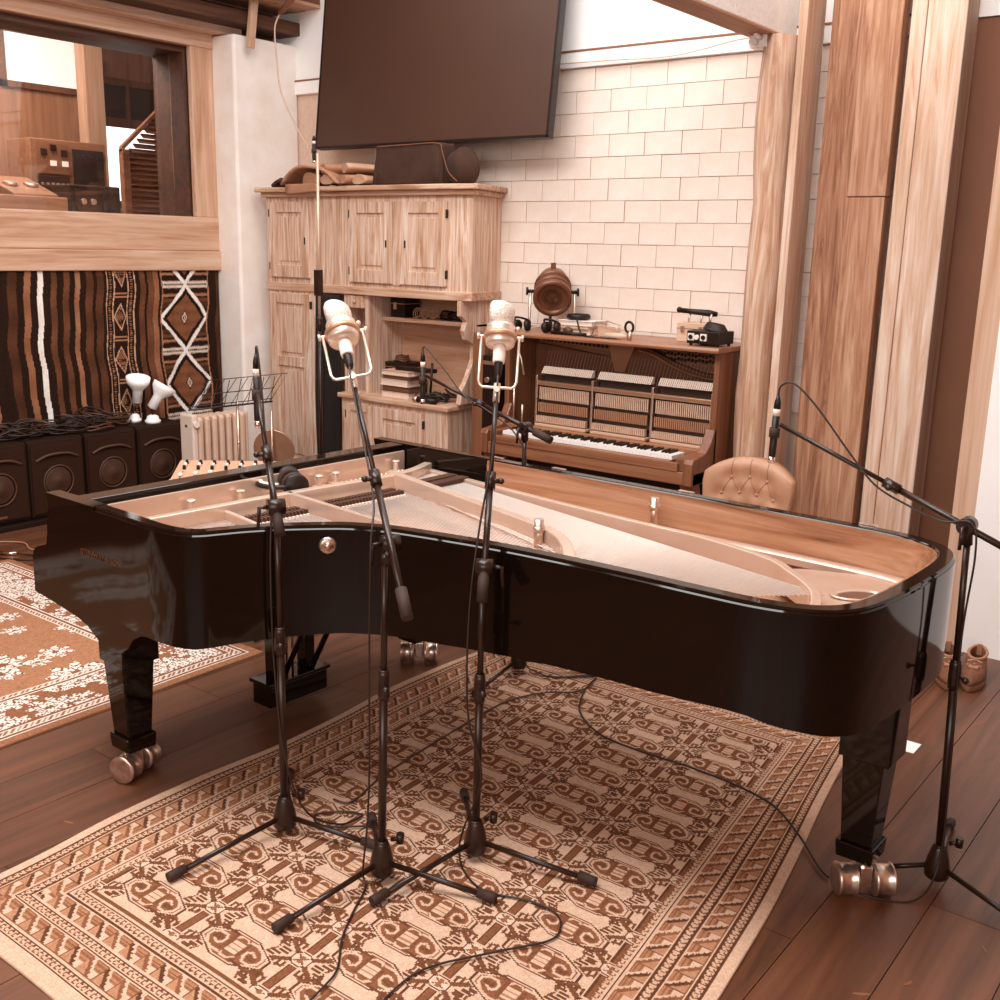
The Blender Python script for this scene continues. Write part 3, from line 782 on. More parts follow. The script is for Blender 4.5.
dm.build('dampers', plain('damper_grey', .22, .6), gp, kind='stuff'); df.build('damper_felts', plain('white_felt', .85, .95), gp, kind='stuff')
bx(.44, .455, .12, 1.2, .884, .892).build('agraffe_bar', M_brass, gp)
B().tube([Vector((a, b, .868)) for a, b in ((.72, .2), (1.0, .52), (1.4, .72), (1.8, .82), (2.05, .95))], .016, 6).build('bridge', plain('bridge_maple', .6, .5), gp)
# lock boss on the curved side, name on the treble side, hinges of the missing lid
j = min(range(len(path)//2), key=lambda i: (path[i]-Vector((1.035, .372, 0))).length)
p = path[j]; q = -NR[j]
B().lathe([(.028, 0), (.028, .004), (.022, .009), (.012, .010), (.010, .016), (.001, .018)], (p.x, p.y, .935), q, n=20).build('lid_lock', M_brass, gp)
def lettering(txt, size, mat, parent, M, name='lettering', depth=.0006):
    c = D.curves.new('_t', 'FONT'); c.body = txt; c.size = size; c.extrude = depth; c.align_x = 'CENTER'; c.align_y = 'CENTER'
    o = D.objects.new('_t', c); COL.objects.link(o)
    me = D.meshes.new_from_object(o.evaluated_get(bpy.context.evaluated_depsgraph_get())); D.objects.remove(o)
    me.transform(M); me.materials.clear(); me.materials.append(mat)
    return put(name, me, parent)
lettering('STEINWAY & SONS', .03, plain('dull_brass_inlay', .34, .5, .6), gp, Matrix.Translation((.345, -.0078, .832)) @ Matrix.Rotation(PI/2, 4, 'X'))
for a in (.70, 1.02, 1.60, 2.28):
    bx(a-.03, a+.03, 1.592, 1.612, RT-.001, RT+.004).build('lid_hinge', M_brass, gp, .001)
# legs with casters
def caster(parent, x_, y_, ang):
    M0 = Matrix.Translation((x_, y_, 0)) @ Matrix.Rotation(ang, 4, 'Z')
    def mk(): m = B(); m.M = M0; return m
    c = mk().box(-.02, .02, -.018, .018, .03, .10).cyl((0, 0, .06), (.0, 0, .135), .016).build('caster', M_brass, parent, .004)
    for s in (-1, 1):
        mk().lathe([(.038, 0), (.045, .002), (.05, .006), (.05, .011), (.046, .013), (.046, .052), (.05, .054), (.05, .06), (.044, .064), (.03, .061), (.001, .06)], (0, s*.022, .051), (0, s, 0), n=28).build('wheel', M_brass, c)
    mk().cyl((0, -.03, .051), (0, .03, .051), .009).build('axle', M_steel, c)
    mk().cyl((-.02, .0, .085), (.06, -.03, .125), .005, n=8).build('brake_lever', M_steel, c)
def gleg(x_, y_, cx_, cy_, ang, name='leg'):
    m = B().frust((x_, y_, .175), (.092, .092), (x_, y_, .68), (.146, .146))
    l = m.build(name, M_black, gp, .004)
    B().box(x_-.070, x_+.078, y_-.070, y_+.070, .45, .68).build('leg_cuff', M_black, l, .004)
    B().frust((x_, y_, .125), (.108, .108), (x_, y_, .178), (.116, .116)).build('foot_block', M_black, l, .005)
    caster(gp, cx_, cy_, ang)
gleg(.325, .080, .30, .10, math.radians(22))
gleg(2.53, 1.115, 2.55, 1.115, math.radians(-50))
gleg(.315, 1.51, .31, 1.545, math.radians(-50))
# pedal lyre
ly = B().box(.19, .30, .70, 1.0, .045, .135).build('pedal_lyre', M_black, gp, .006)
bx(.18, .31, .69, 1.01, .135, .15).build('lyre_cap', M_black, ly, .003)
for b in (.765, .935): B().frust((.245, b, .15), (.05, .045), (.245, b, .62), (.06, .055)).build('lyre_post', M_black, ly, .003)
for b in (.82, .85, .88): B().cyl((.26, b, .15), (.26, b, .62), .005, n=8).build('pedal_rod', M_steel, ly)
for b in (.79, .85, .91): B().box(.08, .19, b-.016, b+.016, .065, .082).build('pedal', M_brass, ly, .005)
for b in (.775, .925): B().cyl((.27, b, .12), (.55, b, .62), .012, n=10).build('brace', M_black, ly)

# stool behind the keyboard end, one leg in view under the piano
t = thing('piano_stool', 'dark piano stool half hidden behind the grand piano keyboard', 'stool', (-3.98, 3.02, 0))
bx(-4.16, -3.80, 3.08, 3.52, .40, .46).build('seat', M_blackmat, t, .012)
for a in (-4.13, -3.84):
    for b in (3.12, 3.48): B().frust((a, b, .008), (.03, .03), (a, b, .40), (.045, .045)).build('leg', M_blackmat, t)

# headphones left on the plate
def headphones(label, loc, rz, tilt=0):
    t = thing('headphones', label, 'headphones', loc, rz, local=True)
    R = Matrix.Rotation(tilt, 4, 'X') @ Matrix.Scale(1.15, 4)
    def mk(): m = B(); m.M = R; return m
    mk().tube([(.075*math.cos(a), .095*math.sin(a)+.0, .045) for a in [PI*i/14 for i in range(15)]], .009, 8).build('headband', M_blackmat, t)
    mk().tube([(.07*math.cos(a), .085*math.sin(a)+.0, .052) for a in [PI*(2+i)/14 for i in range(11)]], .007, 8).build('band_pad', plain('pale_pad', .82, .8), t)
    for s in (-1, 1):
        c = mk().lathe([(.03, 0), (.042, .006), (.044, .022), (.038, .03), (.001, .032)], (s*.05, -.02, .045), (s, 0, 0), n=20).build('ear_cup', M_blackmat, t)
        mk().lathe([(.03, 0), (.042, -.006), (.042, -.018), (.03, -.022), (.02, -.012)], (s*.05, -.02, .045), (s, 0, 0), n=20).build('cushion', M_rubber, c)
    return t
P_ = Matrix.Rotation(math.radians(-1.7), 3, 'Z') @ Vector((.27, .83, 0))
headphones('black headphones resting on the gold plate beside the leftmost microphone stand', (-3.44+P_.x, 1.905+P_.y, .895), math.radians(150))

# ================================================================ upright piano with its action showing
M_ub = wood('upright_case', .26, .44, 'z', .35, .7, 1.2)
M_ubx = wood('upright_case_long', .30, .50, 'x', .35, .7, 1.2)
M_ivory = plain('ivory_keys', .93, .4)
M_plate2 = plain('brown_iron_plate', .36, .45, .2, .04, 8)
M_hfelt = plain('hammer_felt', .80, .9)
M_maple = plain('maple_sticks', .68, .6, 0, .05, 30)
up = thing('upright_piano', 'brown upright piano with its front panels off against the block wall', 'piano', (-3.51, 5.75, 0))
X0, X1 = -4.28, -2.745
bx(X0, X0+.035, 5.60, 6.03, 0, 1.30).build('side_panel', M_ub, up, .004)
bx(X1-.035, X1, 5.60, 6.03, 0, 1.30).build('side_panel', M_ub, up, .004)
B().prism([(5.535, 1.302), (6.03, 1.302), (6.03, 1.332), (5.545, 1.332), (5.532, 1.317)], X0-.03, X1+.018, lambda a, b, h: (h, a, b)).build('lid', M_ubx, up, .003)
bx(X0+.035, X1-.035, 5.99, 6.03, .05, 1.30).build('back_panel', M_ub, up)
bx(X0+.035, X1-.035, 5.70, 5.72, .06, .56).build('opening_shade_sheet', plain('opening_shade', .10, .7), up)  # dark sheet standing in for shade in the open space below the keybed
bx(X0, X1, 5.36, 5.72, .56, .635).build('keybed', M_ubx, up, .006)
bx(X0+.1, X1-.1, 5.355, 5.385, .635, .685).build('key_slip', M_ubx, up, .004)
ARM2 = [(5.345, .56), (5.345, .69), (5.36, .715), (5.42, .72), (5.50, .735), (5.56, .785), (5.60, .86), (5.63, .86), (5.63, .56)]
for a, b in ((X0+.06, X0+.115), (X1-.125, X1-.06)): bx(a, b, 5.375, 5.60, .635, .712).build('key_block', M_ub, up, .006)
for a, b in ((X0, X0+.06), (X1-.06, X1)): B().prism(ARM2, a, b, lambda p, q, h: (h, p, q)).build('arm', M_ub, up, .008)
for a, b in ((X0+.01, X0+.09), (X1-.09, X1-.01)):
    B().prism([(5.37, .56), (5.47, .56), (5.60, .22), (5.60, .1)], a, b, lambda p, q, h: (h, p, q)).build('truss_leg', M_ub, up, .006)
    bx(a-.005, b+.005, 5.36, 5.64, 0, .09).build('toe', M_ub, up, .008)
KX0, KX1 = -4.135, -2.905
kw = (KX1-KX0)/52
m = B()
for i in range(52): m.box(KX0+i*kw+.0009, KX0+(i+1)*kw-.0009, 5.40, 5.55, .690, .714)
m.build('white_keys', M_ivory, up, kind='stuff')
m = B()
for i in range(51):
    if (i+5) % 7 in (0, 1, 3, 4, 5) : m.frust((KX0+(i+1)*kw, 5.50, .712), (.012, .10), (KX0+(i+1)*kw, 5.502, .727), (.009, .094))
m.build('black_keys', M_blackmat, up, kind='stuff')
bx(KX0, KX1, 5.36, 5.62, .64, .688).build('key_frame', M_ubx, up)
bx(X0+.035, X1-.035, 5.551, 5.60, .66, .735).build('key_strip', M_ubx, up, .004)
SEC = [(-4.03, -3.635), (-3.60, -3.205), (-3.17, -2.80)]
for a, b in SEC:
    bx(a, b, 5.60, 5.66, .735, .752).build('felt_rail', plain('pale_felt_rail', .66, .9), up, .003)
    bx(a, b, 5.655, 5.67, .80, .825).build('wippen_rail', plain('dark_rail', .16, .6), up)
    bx(a, b, 5.665, 5.68, .885, .915).build('action_rail', plain('dark_rail', .16), up)
    h = B(); s1_ = B(); s2_ = B(); s3_ = B()
    n = int((b-a)/.0137)
    for i in range(n):
        x_ = a+.006+i*.0137
        h.frust((x_, 5.685, 1.072), (.0095, .05), (x_, 5.70, 1.115), (.0095, .02))
        s1_.box(x_-.0035, x_+.0035, 5.645, 5.655, .905, .985)
        s2_.box(x_-.004, x_+.004, 5.635, 5.65, .825, .885)
        s3_.box(x_-.0045, x_+.0045, 5.615, 5.645, .76, .80)
    h.build('hammers', M_hfelt, up, kind='stuff'); s1_.build('jack_sticks', M_maple, up, kind='stuff')
    s2_.build('wippens', plain('wippen_wood', .5, .6), up, kind='stuff'); s3_.build('capstans', M_maple, up, kind='stuff')
    bx(a, b, 5.70, 5.73, .74, 1.06).build('action_backing', plain('action_dark', .14, .8), up)
bx(-4.05, -2.79, 5.635, 5.665, .995, 1.025).build('hammer_rail', plain('rail_metal', .62, .3, .7), up, .006)
for x_ in (-4.045, -3.617, -3.187, -2.792): bx(x_-.008, x_+.008, 5.63, 5.72, .70, 1.06).build('action_bracket', M_steel, up, .003)
# iron plate and pin block above the hammers
bx(X0+.035, X1-.035, 5.93, 5.99, .62, 1.30).build('pin_block', M_ubx, up)
B().prism([(-4.24, .7), (-2.785, .7), (-2.785, 1.13), (-3.0, 1.145), (-3.18, 1.19), (-3.35, 1.255), (-3.46, 1.28), (-3.62, 1.28), (-3.66, 1.19), (-4.2, 1.24), (-4.24, 1.24)], 5.885, 5.93, lambda a, b, h: (a, h, b)).build('iron_plate', M_plate2, up, .004)
B().prism([(-3.66, 1.28), (-3.46, 1.28), (-3.53, 1.1), (-3.60, 1.1)], 5.86, 5.9, lambda a, b, h: (a, h, b)).build('plate_strut', plain('plate_strut_tan', .5, .5), up, .006)
B().tube(spline([(-3.44, 5.87, 1.25), (-3.32, 5.87, 1.225), (-3.18, 5.87, 1.165), (-3.0, 5.87, 1.12), (-2.79, 5.87, 1.105)], 5), .011, 8).build('pressure_bar', plain('bar_metal', .55, .35, .6), up)
m = B()
for i in range(26):
    x_ = -3.40+i*.024; zt = 1.285-.02*max(0, 1-i/8)
    for k in range(3):
        z_ = 1.275-.03*k-.02*((i*7) % 3)*.2
        if z_ > 1.16+max(0, (-3.05-x_)*.28): m.cbox((x_, 5.925, z_), (.012, .02, .016), Matrix.Rotation(.5, 3, 'Y'))
for i in range(16):
    for k in range(2): m.cbox((-4.2+i*.033, 5.925, 1.285-k*.022-i*.001), (.014, .02, .012), Matrix.Rotation(.5, 3, 'Y'))
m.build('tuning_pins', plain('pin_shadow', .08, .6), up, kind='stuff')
m = B()
for i in range(60):
    x_ = -4.22+i*.0245
    m.tube([(x_+.10, 5.875, 1.2), (x_, 5.875, .78)], .0011, 3)
m.build('strings', M_string, up, kind='stuff')
B().tube([(-4.225, 5.66, 1.29), (-4.215, 5.66, 1.2), (-4.19, 5.655, 1.15), (-4.16, 5.65, 1.05)], .008, 8).build('lid_stay', M_steel, up)
for x_ in (-4.20, -4.13): B().cyl((x_, 5.60, .74), (x_, 5.60, .98 if x_ < -4.15 else .86), .008, n=10).build('action_post', M_steel, up)

# ================================================================ pine cupboard in the corner
cb = thing('corner_cupboard', 'tall limed pine cupboard with panelled doors in the corner by the pillar', 'cupboard', (-5.65, 5.8, 0))
FY = 5.60
bx(-6.615, -6.08, FY, 6.04, 0, 2.185).build('wardrobe_body', M_cab, cb, .004)
B().prism([(-6.08, FY), (-4.80, FY), (-4.60, FY+.03), (-4.68, 6.04), (-6.08, 6.04)], 1.51, 2.185).build('upper_body', M_cab, cb, .004)
B().prism([(-6.64, FY-.035), (-4.79, FY-.035), (-4.555, FY+.0), (-4.655, 6.04), (-6.64, 6.04)], 2.185, 2.22).build('cornice_lower', M_cabx, cb, .01)
B().prism([(-6.665, FY-.075), (-4.78, FY-.075), (-4.515, FY-.03), (-4.63, 6.04), (-6.64, 6.04)], 2.22, 2.255).build('cornice', M_cabx, cb, .008)
B().prism([(-6.08, FY-.02), (-4.80, FY-.02), (-4.585, FY+.015), (-4.665, 6.04), (-6.08, 6.04)], 1.50, 1.56).build('bottom_rail', M_cabx, cb, .006)
bx(-6.615, -6.08, FY-.015, FY, 1.50, 1.56).build('middle_rail', M_cabx, cb, .004)
M_iron = plain('black_iron', .08, .5)
def panel_door(x0, x1, z0, z1, y, panels=((0, 1),), handle=None, parent=cb, fr=.075):
    d = B()
    d.box(x0, x0+fr, y-.022, y, z0, z1).box(x1-fr, x1, y-.022, y, z0, z1).box(x0+fr, x1-fr, y-.022, y, z1-fr, z1).box(x0+fr, x1-fr, y-.022, y, z0, z0+fr*1.2)
    for a, b in panels[1:]: d.box(x0+fr, x1-fr, y-.022, y, z0+(z1-z0)*a-fr/2, z0+(z1-z0)*a+fr/2)
    o = d.build('door', M_cab, parent, .003)
    zs = [z0+fr*1.2]+[z0+(z1-z0)*a for a, b in panels[1:]]+[z1-fr]
    for i, (a, b) in enumerate(zip(zs, zs[1:])):
        a2 = a+(fr/2 if i else 0); b2 = b-(fr/2 if i < len(zs)-2 else 0)
        bx(x0+fr, x1-fr, y-.008, y, a2, b2).build('door_panel', M_cab, o)
        B().prism([(x0+fr+.03, a2+.03), (x1-fr-.03, a2+.03), (x1-fr-.03, b2-.03), (x0+fr+.03, b2-.03)], y-.016, y-.008, lambda p, q, h: (p, h, q)).build('raised_panel', M_cab, o, .006)
    if handle: bx(handle-.006, handle+.006, y-.026, y-.02, (z0+z1)/2-.03, (z0+z1)/2+.02).build('keyhole_plate', M_iron, o)
    for zz in (z0+.08, z1-.08):
        hx = x0 if handle and handle > (x0+x1)/2 else x1
        bx(hx-.004, hx+.004, y-.025, y-.004, zz-.028, zz+.028).build('hinge', M_iron, o)
    return o
panel_door(-6.56, -6.13, 1.60, 2.15, FY, handle=-6.165)
panel_door(-6.57, -6.12, .12, 1.48, FY, panels=((0, 1), (.62, 1)), handle=None)
panel_door(-5.70, -5.285, 1.59, 2.145, FY, handle=-5.335)
panel_door(-5.205, -4.785, 1.59, 2.145, FY, handle=-5.155)
bx(-5.28, -5.21, FY-.012, FY, 1.58, 2.15).build('mullion', M_cab, cb, .003)
# open middle: back boards, side, shelf, little drawer, desk and base
bx(-6.08, -4.66, 5.99, 6.04, 0, 1.50).build('back_board', wood('cup_back', .46, .64, 'x', .7), cb)
bx(-5.78, -5.74, FY, 6.0, .77, 1.50).build('niche_side', M_cab, cb, .003)
bx(-5.585, -5.55, FY+.02, 6.0, .77, 1.50).build('niche_divider', M_cab, cb, .003)
dr_ = bx(-5.74, -5.585, FY-.005, 5.95, 1.405, 1.495).build('drawer', M_cab, cb, .004)
B().ball((-5.66, FY-.015, 1.45), .013).build('knob', M_cab, dr_)
bx(-5.55, -4.66, 5.76, 6.0, 1.315, 1.345).build('shelf', M_cabx, cb, .008)
B().prism([(5.60, 1.50), (5.60, 1.40), (5.66, 1.36), (5.63, 1.30), (5.66, 1.24), (5.74, 1.20), (5.74, 1.10), (5.68, .98), (5.62, .90), (5.60, .80), (6.0, .80), (6.0, 1.50)], -4.70, -4.66, lambda a, b, h: (h, a, b)).build('scalloped_side', M_cab, cb, .004)
bx(-5.76, -4.69, 5.50, 6.0, .755, .79).build('desk_top', M_cabx, cb, .008)
bx(-5.74, -4.71, 5.53, 6.0, .0, .755).build('base_body', M_cab, cb, .004)
panel_door(-5.68, -5.42, .1, .72, 5.53, handle=-5.45, fr=.05)
panel_door(-5.38, -4.92, .1, .72, 5.53, handle=-5.34)

# brown boards and a dark case filling the gap beside the cupboard
bx(-4.57, -4.47, 5.62, 5.98, .001, 1.30).build('side_board', wood('gap_board', .26, .42, 'z', .5), bevel=.004, label='brown board standing on end between the cupboard and the upright piano', cat='board')
t = thing('flight_case', 'narrow black case standing between the cupboard and the upright piano', 'case', (-4.39, 5.7, 0))
bx(-4.455, -4.325, 5.58, 5.9, .001, 1.16).build('case', M_blackmat, t, .008)
bx(-4.457, -4.323, 5.578, 5.902, 1.10, 1.125).build('edge_trim', M_steel, t)
B().cyl((-4.40, 5.58, 1.0), (-4.40, 5.555, 1.0), .018, n=12).build('catch', M_steel, t)

# ================================================================ big screen on the wall above the cupboard
tv = thing('wall_screen', 'huge dark flat screen hung tilted on the block wall above the cupboard', 'screen', (-5.11, 5.75, 2.53))
RTV = Matrix.Translation((-5.11, 5.70, 2.53)) @ Matrix.Rotation(math.radians(-6.6), 4, 'X')
def tvm(): m = B(); m.M = RTV; return m
tvm().box(-1.055, 1.045, 0, .06, 0, 1.2).build('housing', plain('tv_housing', .07, .4), tv, .004)
tvm().box(-1.05, 1.04, -.004, .0, .015, 1.195).build('screen', plain('tv_screen', .185, .55, 0, .01, 1.5), tv)
tvm().box(-1.055, 1.045, -.008, .0, 0, .016).box(-1.055, -1.043, -.008, 0, 0, 1.2).box(1.033, 1.045, -.008, 0, 0, 1.2).box(-1.055, 1.045, -.008, 0, 1.188, 1.2).build('bezel', M_blackmat, tv)
bx(-5.4, -4.8, 5.84, 6.046, 2.95, 3.25).build('wall_mount', M_stand, tv)

# ================================================================ things on top of the cupboard
def cloth_box(name, label, x0, x1, y0, y1, z0, z1, mat):
    m = B(); N = 56; rows = []
    prof = [(0.0, 0.0), (0.012, .03), (.008, .35), (.002, .7), (.0, .93), (-.006, .985), (-.02, 1.0)]
    for k, (o, zf) in enumerate(prof):
        r = []
        for i in range(N):
            a = 2*PI*i/N; c, s_ = math.cos(a), math.sin(a)
            e = .18; px_ = math.copysign(abs(c)**e, c); py_ = math.copysign(abs(s_)**e, s_)
            fold = o*(1+.9*math.sin(a*9))*(1 if zf < .9 else 1)
            r.append(((x0+x1)/2+px_*((x1-x0)/2+fold), (y0+y1)/2+py_*((y1-y0)/2+fold), z0+(z1-z0)*zf+(.006*math.sin(a*7) if 0 < zf < 1 else 0)))
        rows += r
    fs = [(k*N+i, k*N+(i+1) % N, (k+1)*N+(i+1) % N, (k+1)*N+i) for k in range(len(prof)-1) for i in range(N)]
    fs += [tuple(range(N-1, -1, -1)), tuple(range((len(prof)-1)*N, len(prof)*N))]
    m.add(rows, fs, [True]*(len(fs)-2)+[False, False])
    return m
t = thing('covered_equipment', 'box draped in a dark cloth on top of the cupboard under the screen', 'covered box', (-5.05, 5.7, 2.255))
cloth_box('', '', -5.41, -4.80, 5.55, 5.69, 2.257, 2.515, None).build('cloth_cover', M_cloth_dark, t)
B().tube(spline([(-5.40, 5.548, 2.505), (-5.1, 5.546, 2.51), (-4.84, 5.548, 2.51), (-4.80, 5.548, 2.46), (-4.75, 5.55, 2.335), (-4.68, 5.56, 2.270)], 6), .004, 6).build('piping', plain('cloth_piping', .34, .8), t)
m = B()
m.grid(28, 16, lambda u, v: (-4.70+(.13+.012*math.sin(u*2*PI*5+v*4))*math.cos(u*2*PI)*math.sin(v*PI), 5.64+(.085+.01*math.sin(u*2*PI*4))*math.sin(u*2*PI)*math.sin(v*PI), max(2.257, 2.36-.125*math.cos(v*PI)*(1+.06*math.sin(u*2*PI*3)))))
m.build('loose_fold', M_cloth_dark, t)
def roll(x0, y0, z0, x1, y1, z1, r, flat=.6, seed=0):
    """a soft folded roll of blanket"""
    g = random.Random(seed); m = B(); N = 20; K = 12
    P0, P1 = Vector((x0, y0, z0)), Vector((x1, y1, z1)); d = (P1-P0).normalized(); s_ = d.cross(Vector((0, 0, 1))).normalized()
    vs = []
    for k in range(K+1):
        t_ = k/K; c = P0.lerp(P1, t_); sc = .86+.14*math.sin(t_*7+seed)
        for i in range(N):
            a = 2*PI*i/N; rr = r*sc*(1+.09*math.sin(3*a+seed+t_*4))
            vs.append(c + s_*rr*math.cos(a)*1.25 + Vector((0, 0, 1))*rr*math.sin(a)*flat)
    fs = [(k*N+i, k*N+(i+1) % N, (k+1)*N+(i+1) % N, (k+1)*N+i) for k in range(K) for i in range(N)]+[tuple(range(N)), tuple(range(K*N, (K+1)*N))]
    m.add(vs, fs, [True]*(len(fs)-2)+[False]*2); return m
t = thing('folded_blankets', 'heap of tan folded blankets on the left of the cupboard top', 'blankets', (-5.85, 5.7, 2.255))
M_tan2 = plain('pale_blanket', .62, .95, 0, .05, 12, .3)
roll(-6.05, 5.53, 2.305, -5.95, 5.95, 2.305, .085, .55, 2).build('blanket', M_cloth_tan, t)
roll(-5.86, 5.52, 2.300, -5.80, 5.92, 2.305, .07, .6, 3).build('blanket', M_tan2, t)
roll(-5.70, 5.51, 2.300, -5.62, 5.92, 2.295, .068, .6, 5).build('blanket', M_cloth_tan, t)
roll(-5.55, 5.53, 2.295, -5.50, 5.90, 2.295, .062, .6, 9).build('blanket', M_tan2, t)
roll(-5.92, 5.54, 2.375, -5.75, 5.90, 2.38, .065, .65, 12).build('blanket', M_cloth_tan, t)
roll(-5.72, 5.56, 2.380, -5.55, 5.88, 2.385, .06, .6, 7).build('blanket', M_tan2, t)
m = B(); m.grid(18, 10, lambda u, v: (-6.33+.60*u, 5.50+.42*v, 2.270+.135*math.sin(PI*min(1, u*1.05))**1.0*(1-.3*v)+.015*math.sin(u*9+v*4)))
m.build('draped_blanket', M_cloth_tan, t, solid=.018)
m = B(); m.grid(8, 6, lambda u, v: (-6.30+.36*u, 5.525-.0+.006*math.sin(u*6), 2.275-.075*v*(1-.25*u)))
m.build('hanging_corner', M_cloth_tan, t, solid=.012)
m = B(); m.grid(8, 5, lambda u, v: (-6.50+.16*u, 5.56+.14*v, 2.265+.035*math.sin(u*PI)*(1+.5*math.sin(v*7))))
m.build('black_bag', M_cloth_dark, solid=.02, label='small black cloth bag at the left end of the cupboard top', cat='bag')

# ================================================================ things on the cupboard shelf and desk
def boxthing(name, label, cat, x0, x1, y0, y1, z0, z1, mat, trim=None, parts=()):
    t = thing(name, label, cat, ((x0+x1)/2, (y0+y1)/2, z0))
    bx(x0, x1, y0, y1, z0, z1).build('body', mat, t, .004)
    if trim: bx(x0-.001, x1+.001, y0-.001, y1+.001, z0+(z1-z0)*.68, z0+(z1-z0)*.71).build('lid_seam', trim, t)
    return t
t = boxthing('metal_box', 'black metal box on the cupboard shelf', 'box', -5.49, -5.35, 5.79, 5.95, 1.345, 1.485, M_blackmat, M_steel)
bx(-5.46, -5.43, 5.785, 5.79, 1.40, 1.45).build('latch', M_steel, t)
for i, xx in enumerate((-5.26, -5.18, -5.10)):
    m = B()
    for k in range(3): m.tube([(xx+(.034-.002*k)*math.cos(a), 5.84+.02*(k-1)+.01*math.sin(a), 1.345+.040+(.034-.002*k)*math.sin(a)) for a in [2*PI*j/18 for j in range(18)]], .0035, 6, True)
    m.build('wire_coil', plain('pale_wire', .6, .5), label=['leftmost', 'middle', 'rightmost'][i]+' of the three thin pale wire coils on the cupboard shelf', cat='wire coil', group='wire coils on the cupboard shelf')
for i, xx in enumerate((-4.99, -4.88, -4.76)):
    m = B(); g = random.Random(i)
    for k in range(5): m.tube([(xx+(.035+.012*g.random())*math.cos(a+k), 5.85+(.05+.02*g.random())*math.sin(a+k), 1.353+.012*k+.008*math.sin(2*a+k)) for a in [2*PI*j/20 for j in range(20)]], .006, 6, True)
    m.build('cable_bundle', M_cable, label=['leftmost', 'middle', 'rightmost'][i]+' of the black cable bundles on the cupboard shelf', cat='cable', group='cable bundles on the cupboard shelf')
boxthing('black_case', 'lower black case at the left of the cupboard desk', 'case', -5.52, -5.29, 5.76, 5.97, .791, .90, M_blackmat, M_steel)
boxthing('black_case', 'upper black case stacked at the left of the cupboard desk', 'case', -5.52, -5.31, 5.76, 5.96, .901, 1.02, M_blackmat, M_steel)
t = thing('coiled_belt', 'coiled belt lying on the stacked black cases', 'belt', (-5.43, 5.85, 1.02))
m = B()
for k in range(3): m.tube([(-5.43+(.055-.01*k)*math.cos(a), 5.85+.05*math.sin(a), 1.03+.014*k+.004*math.sin(3*a)) for a in [2*PI*j/20 for j in range(20)]], .008, 6, True)
m.build('coil', plain('belt_brown', .3, .6), t)
pages = plain('page_edges', .78, .9, 0, .04, 60)
for i, (z0, z1, c, dx) in enumerate(((.791, .835, .7, 0), (.836, .875, .14, .01), (.876, .925, .74, -.01), (.926, .95, .2, .015), (.951, .985, .66, 0))):
    t = thing('book', ['thick pale book at the bottom of the desk stack', 'dark book second from the bottom of the desk stack', 'thick pale book in the middle of the desk stack', 'thin dark book near the top of the desk stack', 'pale box file on top of the desk stack'][i], 'book', (-5.25, 5.68, z0), group='books stacked on the cupboard desk')
    bx(-5.385+dx, -5.115+dx, 5.575, 5.74, z0, z0+.004).box(-5.385+dx, -5.115+dx, 5.575, 5.74, z1-.004, z1).build('cover', plain('cover%d' % i, c, .5), t)
    bx(-5.38+dx, -5.12+dx, 5.58, 5.74, z0+.004, z1-.004).build('pages', pages if c > .5 else plain('dark_pages', .3, .9), t)
m = B(); g = random.Random(4)
for k in range(16):
    c = Vector((-5.02+.28*g.random(), 5.60+.16*g.random(), .80+.03*g.random()))
    r = .04+.05*g.random(); ph = g.random()*6
    m.tube([c+Vector((r*math.cos(a+ph), r*.7*math.sin(a+ph), .02*k/6*(.5+.5*math.sin(2*a+ph)))) for a in [2*PI*j/18 for j in range(18)]], .0065, 6, True)
m.build('cable_heap', M_cable, label='heap of black cables on the right of the cupboard desk', cat='cables', kind='stuff')
t = thing('clamp_arm', 'black clamp arm lying across the desk books', 'clamp', (-5.1, 5.66, .985))
B().cbox((-5.12, 5.66, 1.0), (.34, .06, .028), Matrix.Rotation(.05, 3, 'Z')).build('arm', M_blackmat, t, .005)
B().cyl((-4.97, 5.64, .80), (-4.95, 5.64, 1.06), .009).build('post', M_blackmat, t)
t = thing('torch', 'dark cylinder torch lying on the front edge of the desk', 'torch', (-4.9, 5.53, .79))
B().cyl((-4.99, 5.535, .812), (-4.83, 5.545, .812), .02, n=16).build('barrel', M_blackmat, t); B().cyl((-4.99, 5.535, .812), (-5.02, 5.533, .812), .024, n=16).build('head', M_steel, t)
B().cyl((-5.56, 5.52, .791), (-5.56, 5.52, .812), .012, n=12).build('small_bottle_cap', plain('pale_cap', .8, .5), label='tiny pale cap at the left of the desk edge', cat='cap')
# black coat hanging in the gap left of the desk
m = B(); m.grid(24, 14, lambda u, v: (-6.0+.21*u-.02*v*math.sin(u*3), 5.545-.03*math.sin(u*11+v*2)*(.4+.6*v), 1.49-1.25*v))
m.build('black_coat', plain('black_cloth', .05, .95, 0, .01, 9), solid=.03, label='long black cloth hanging between the cupboard doors and the desk', cat='cloth')

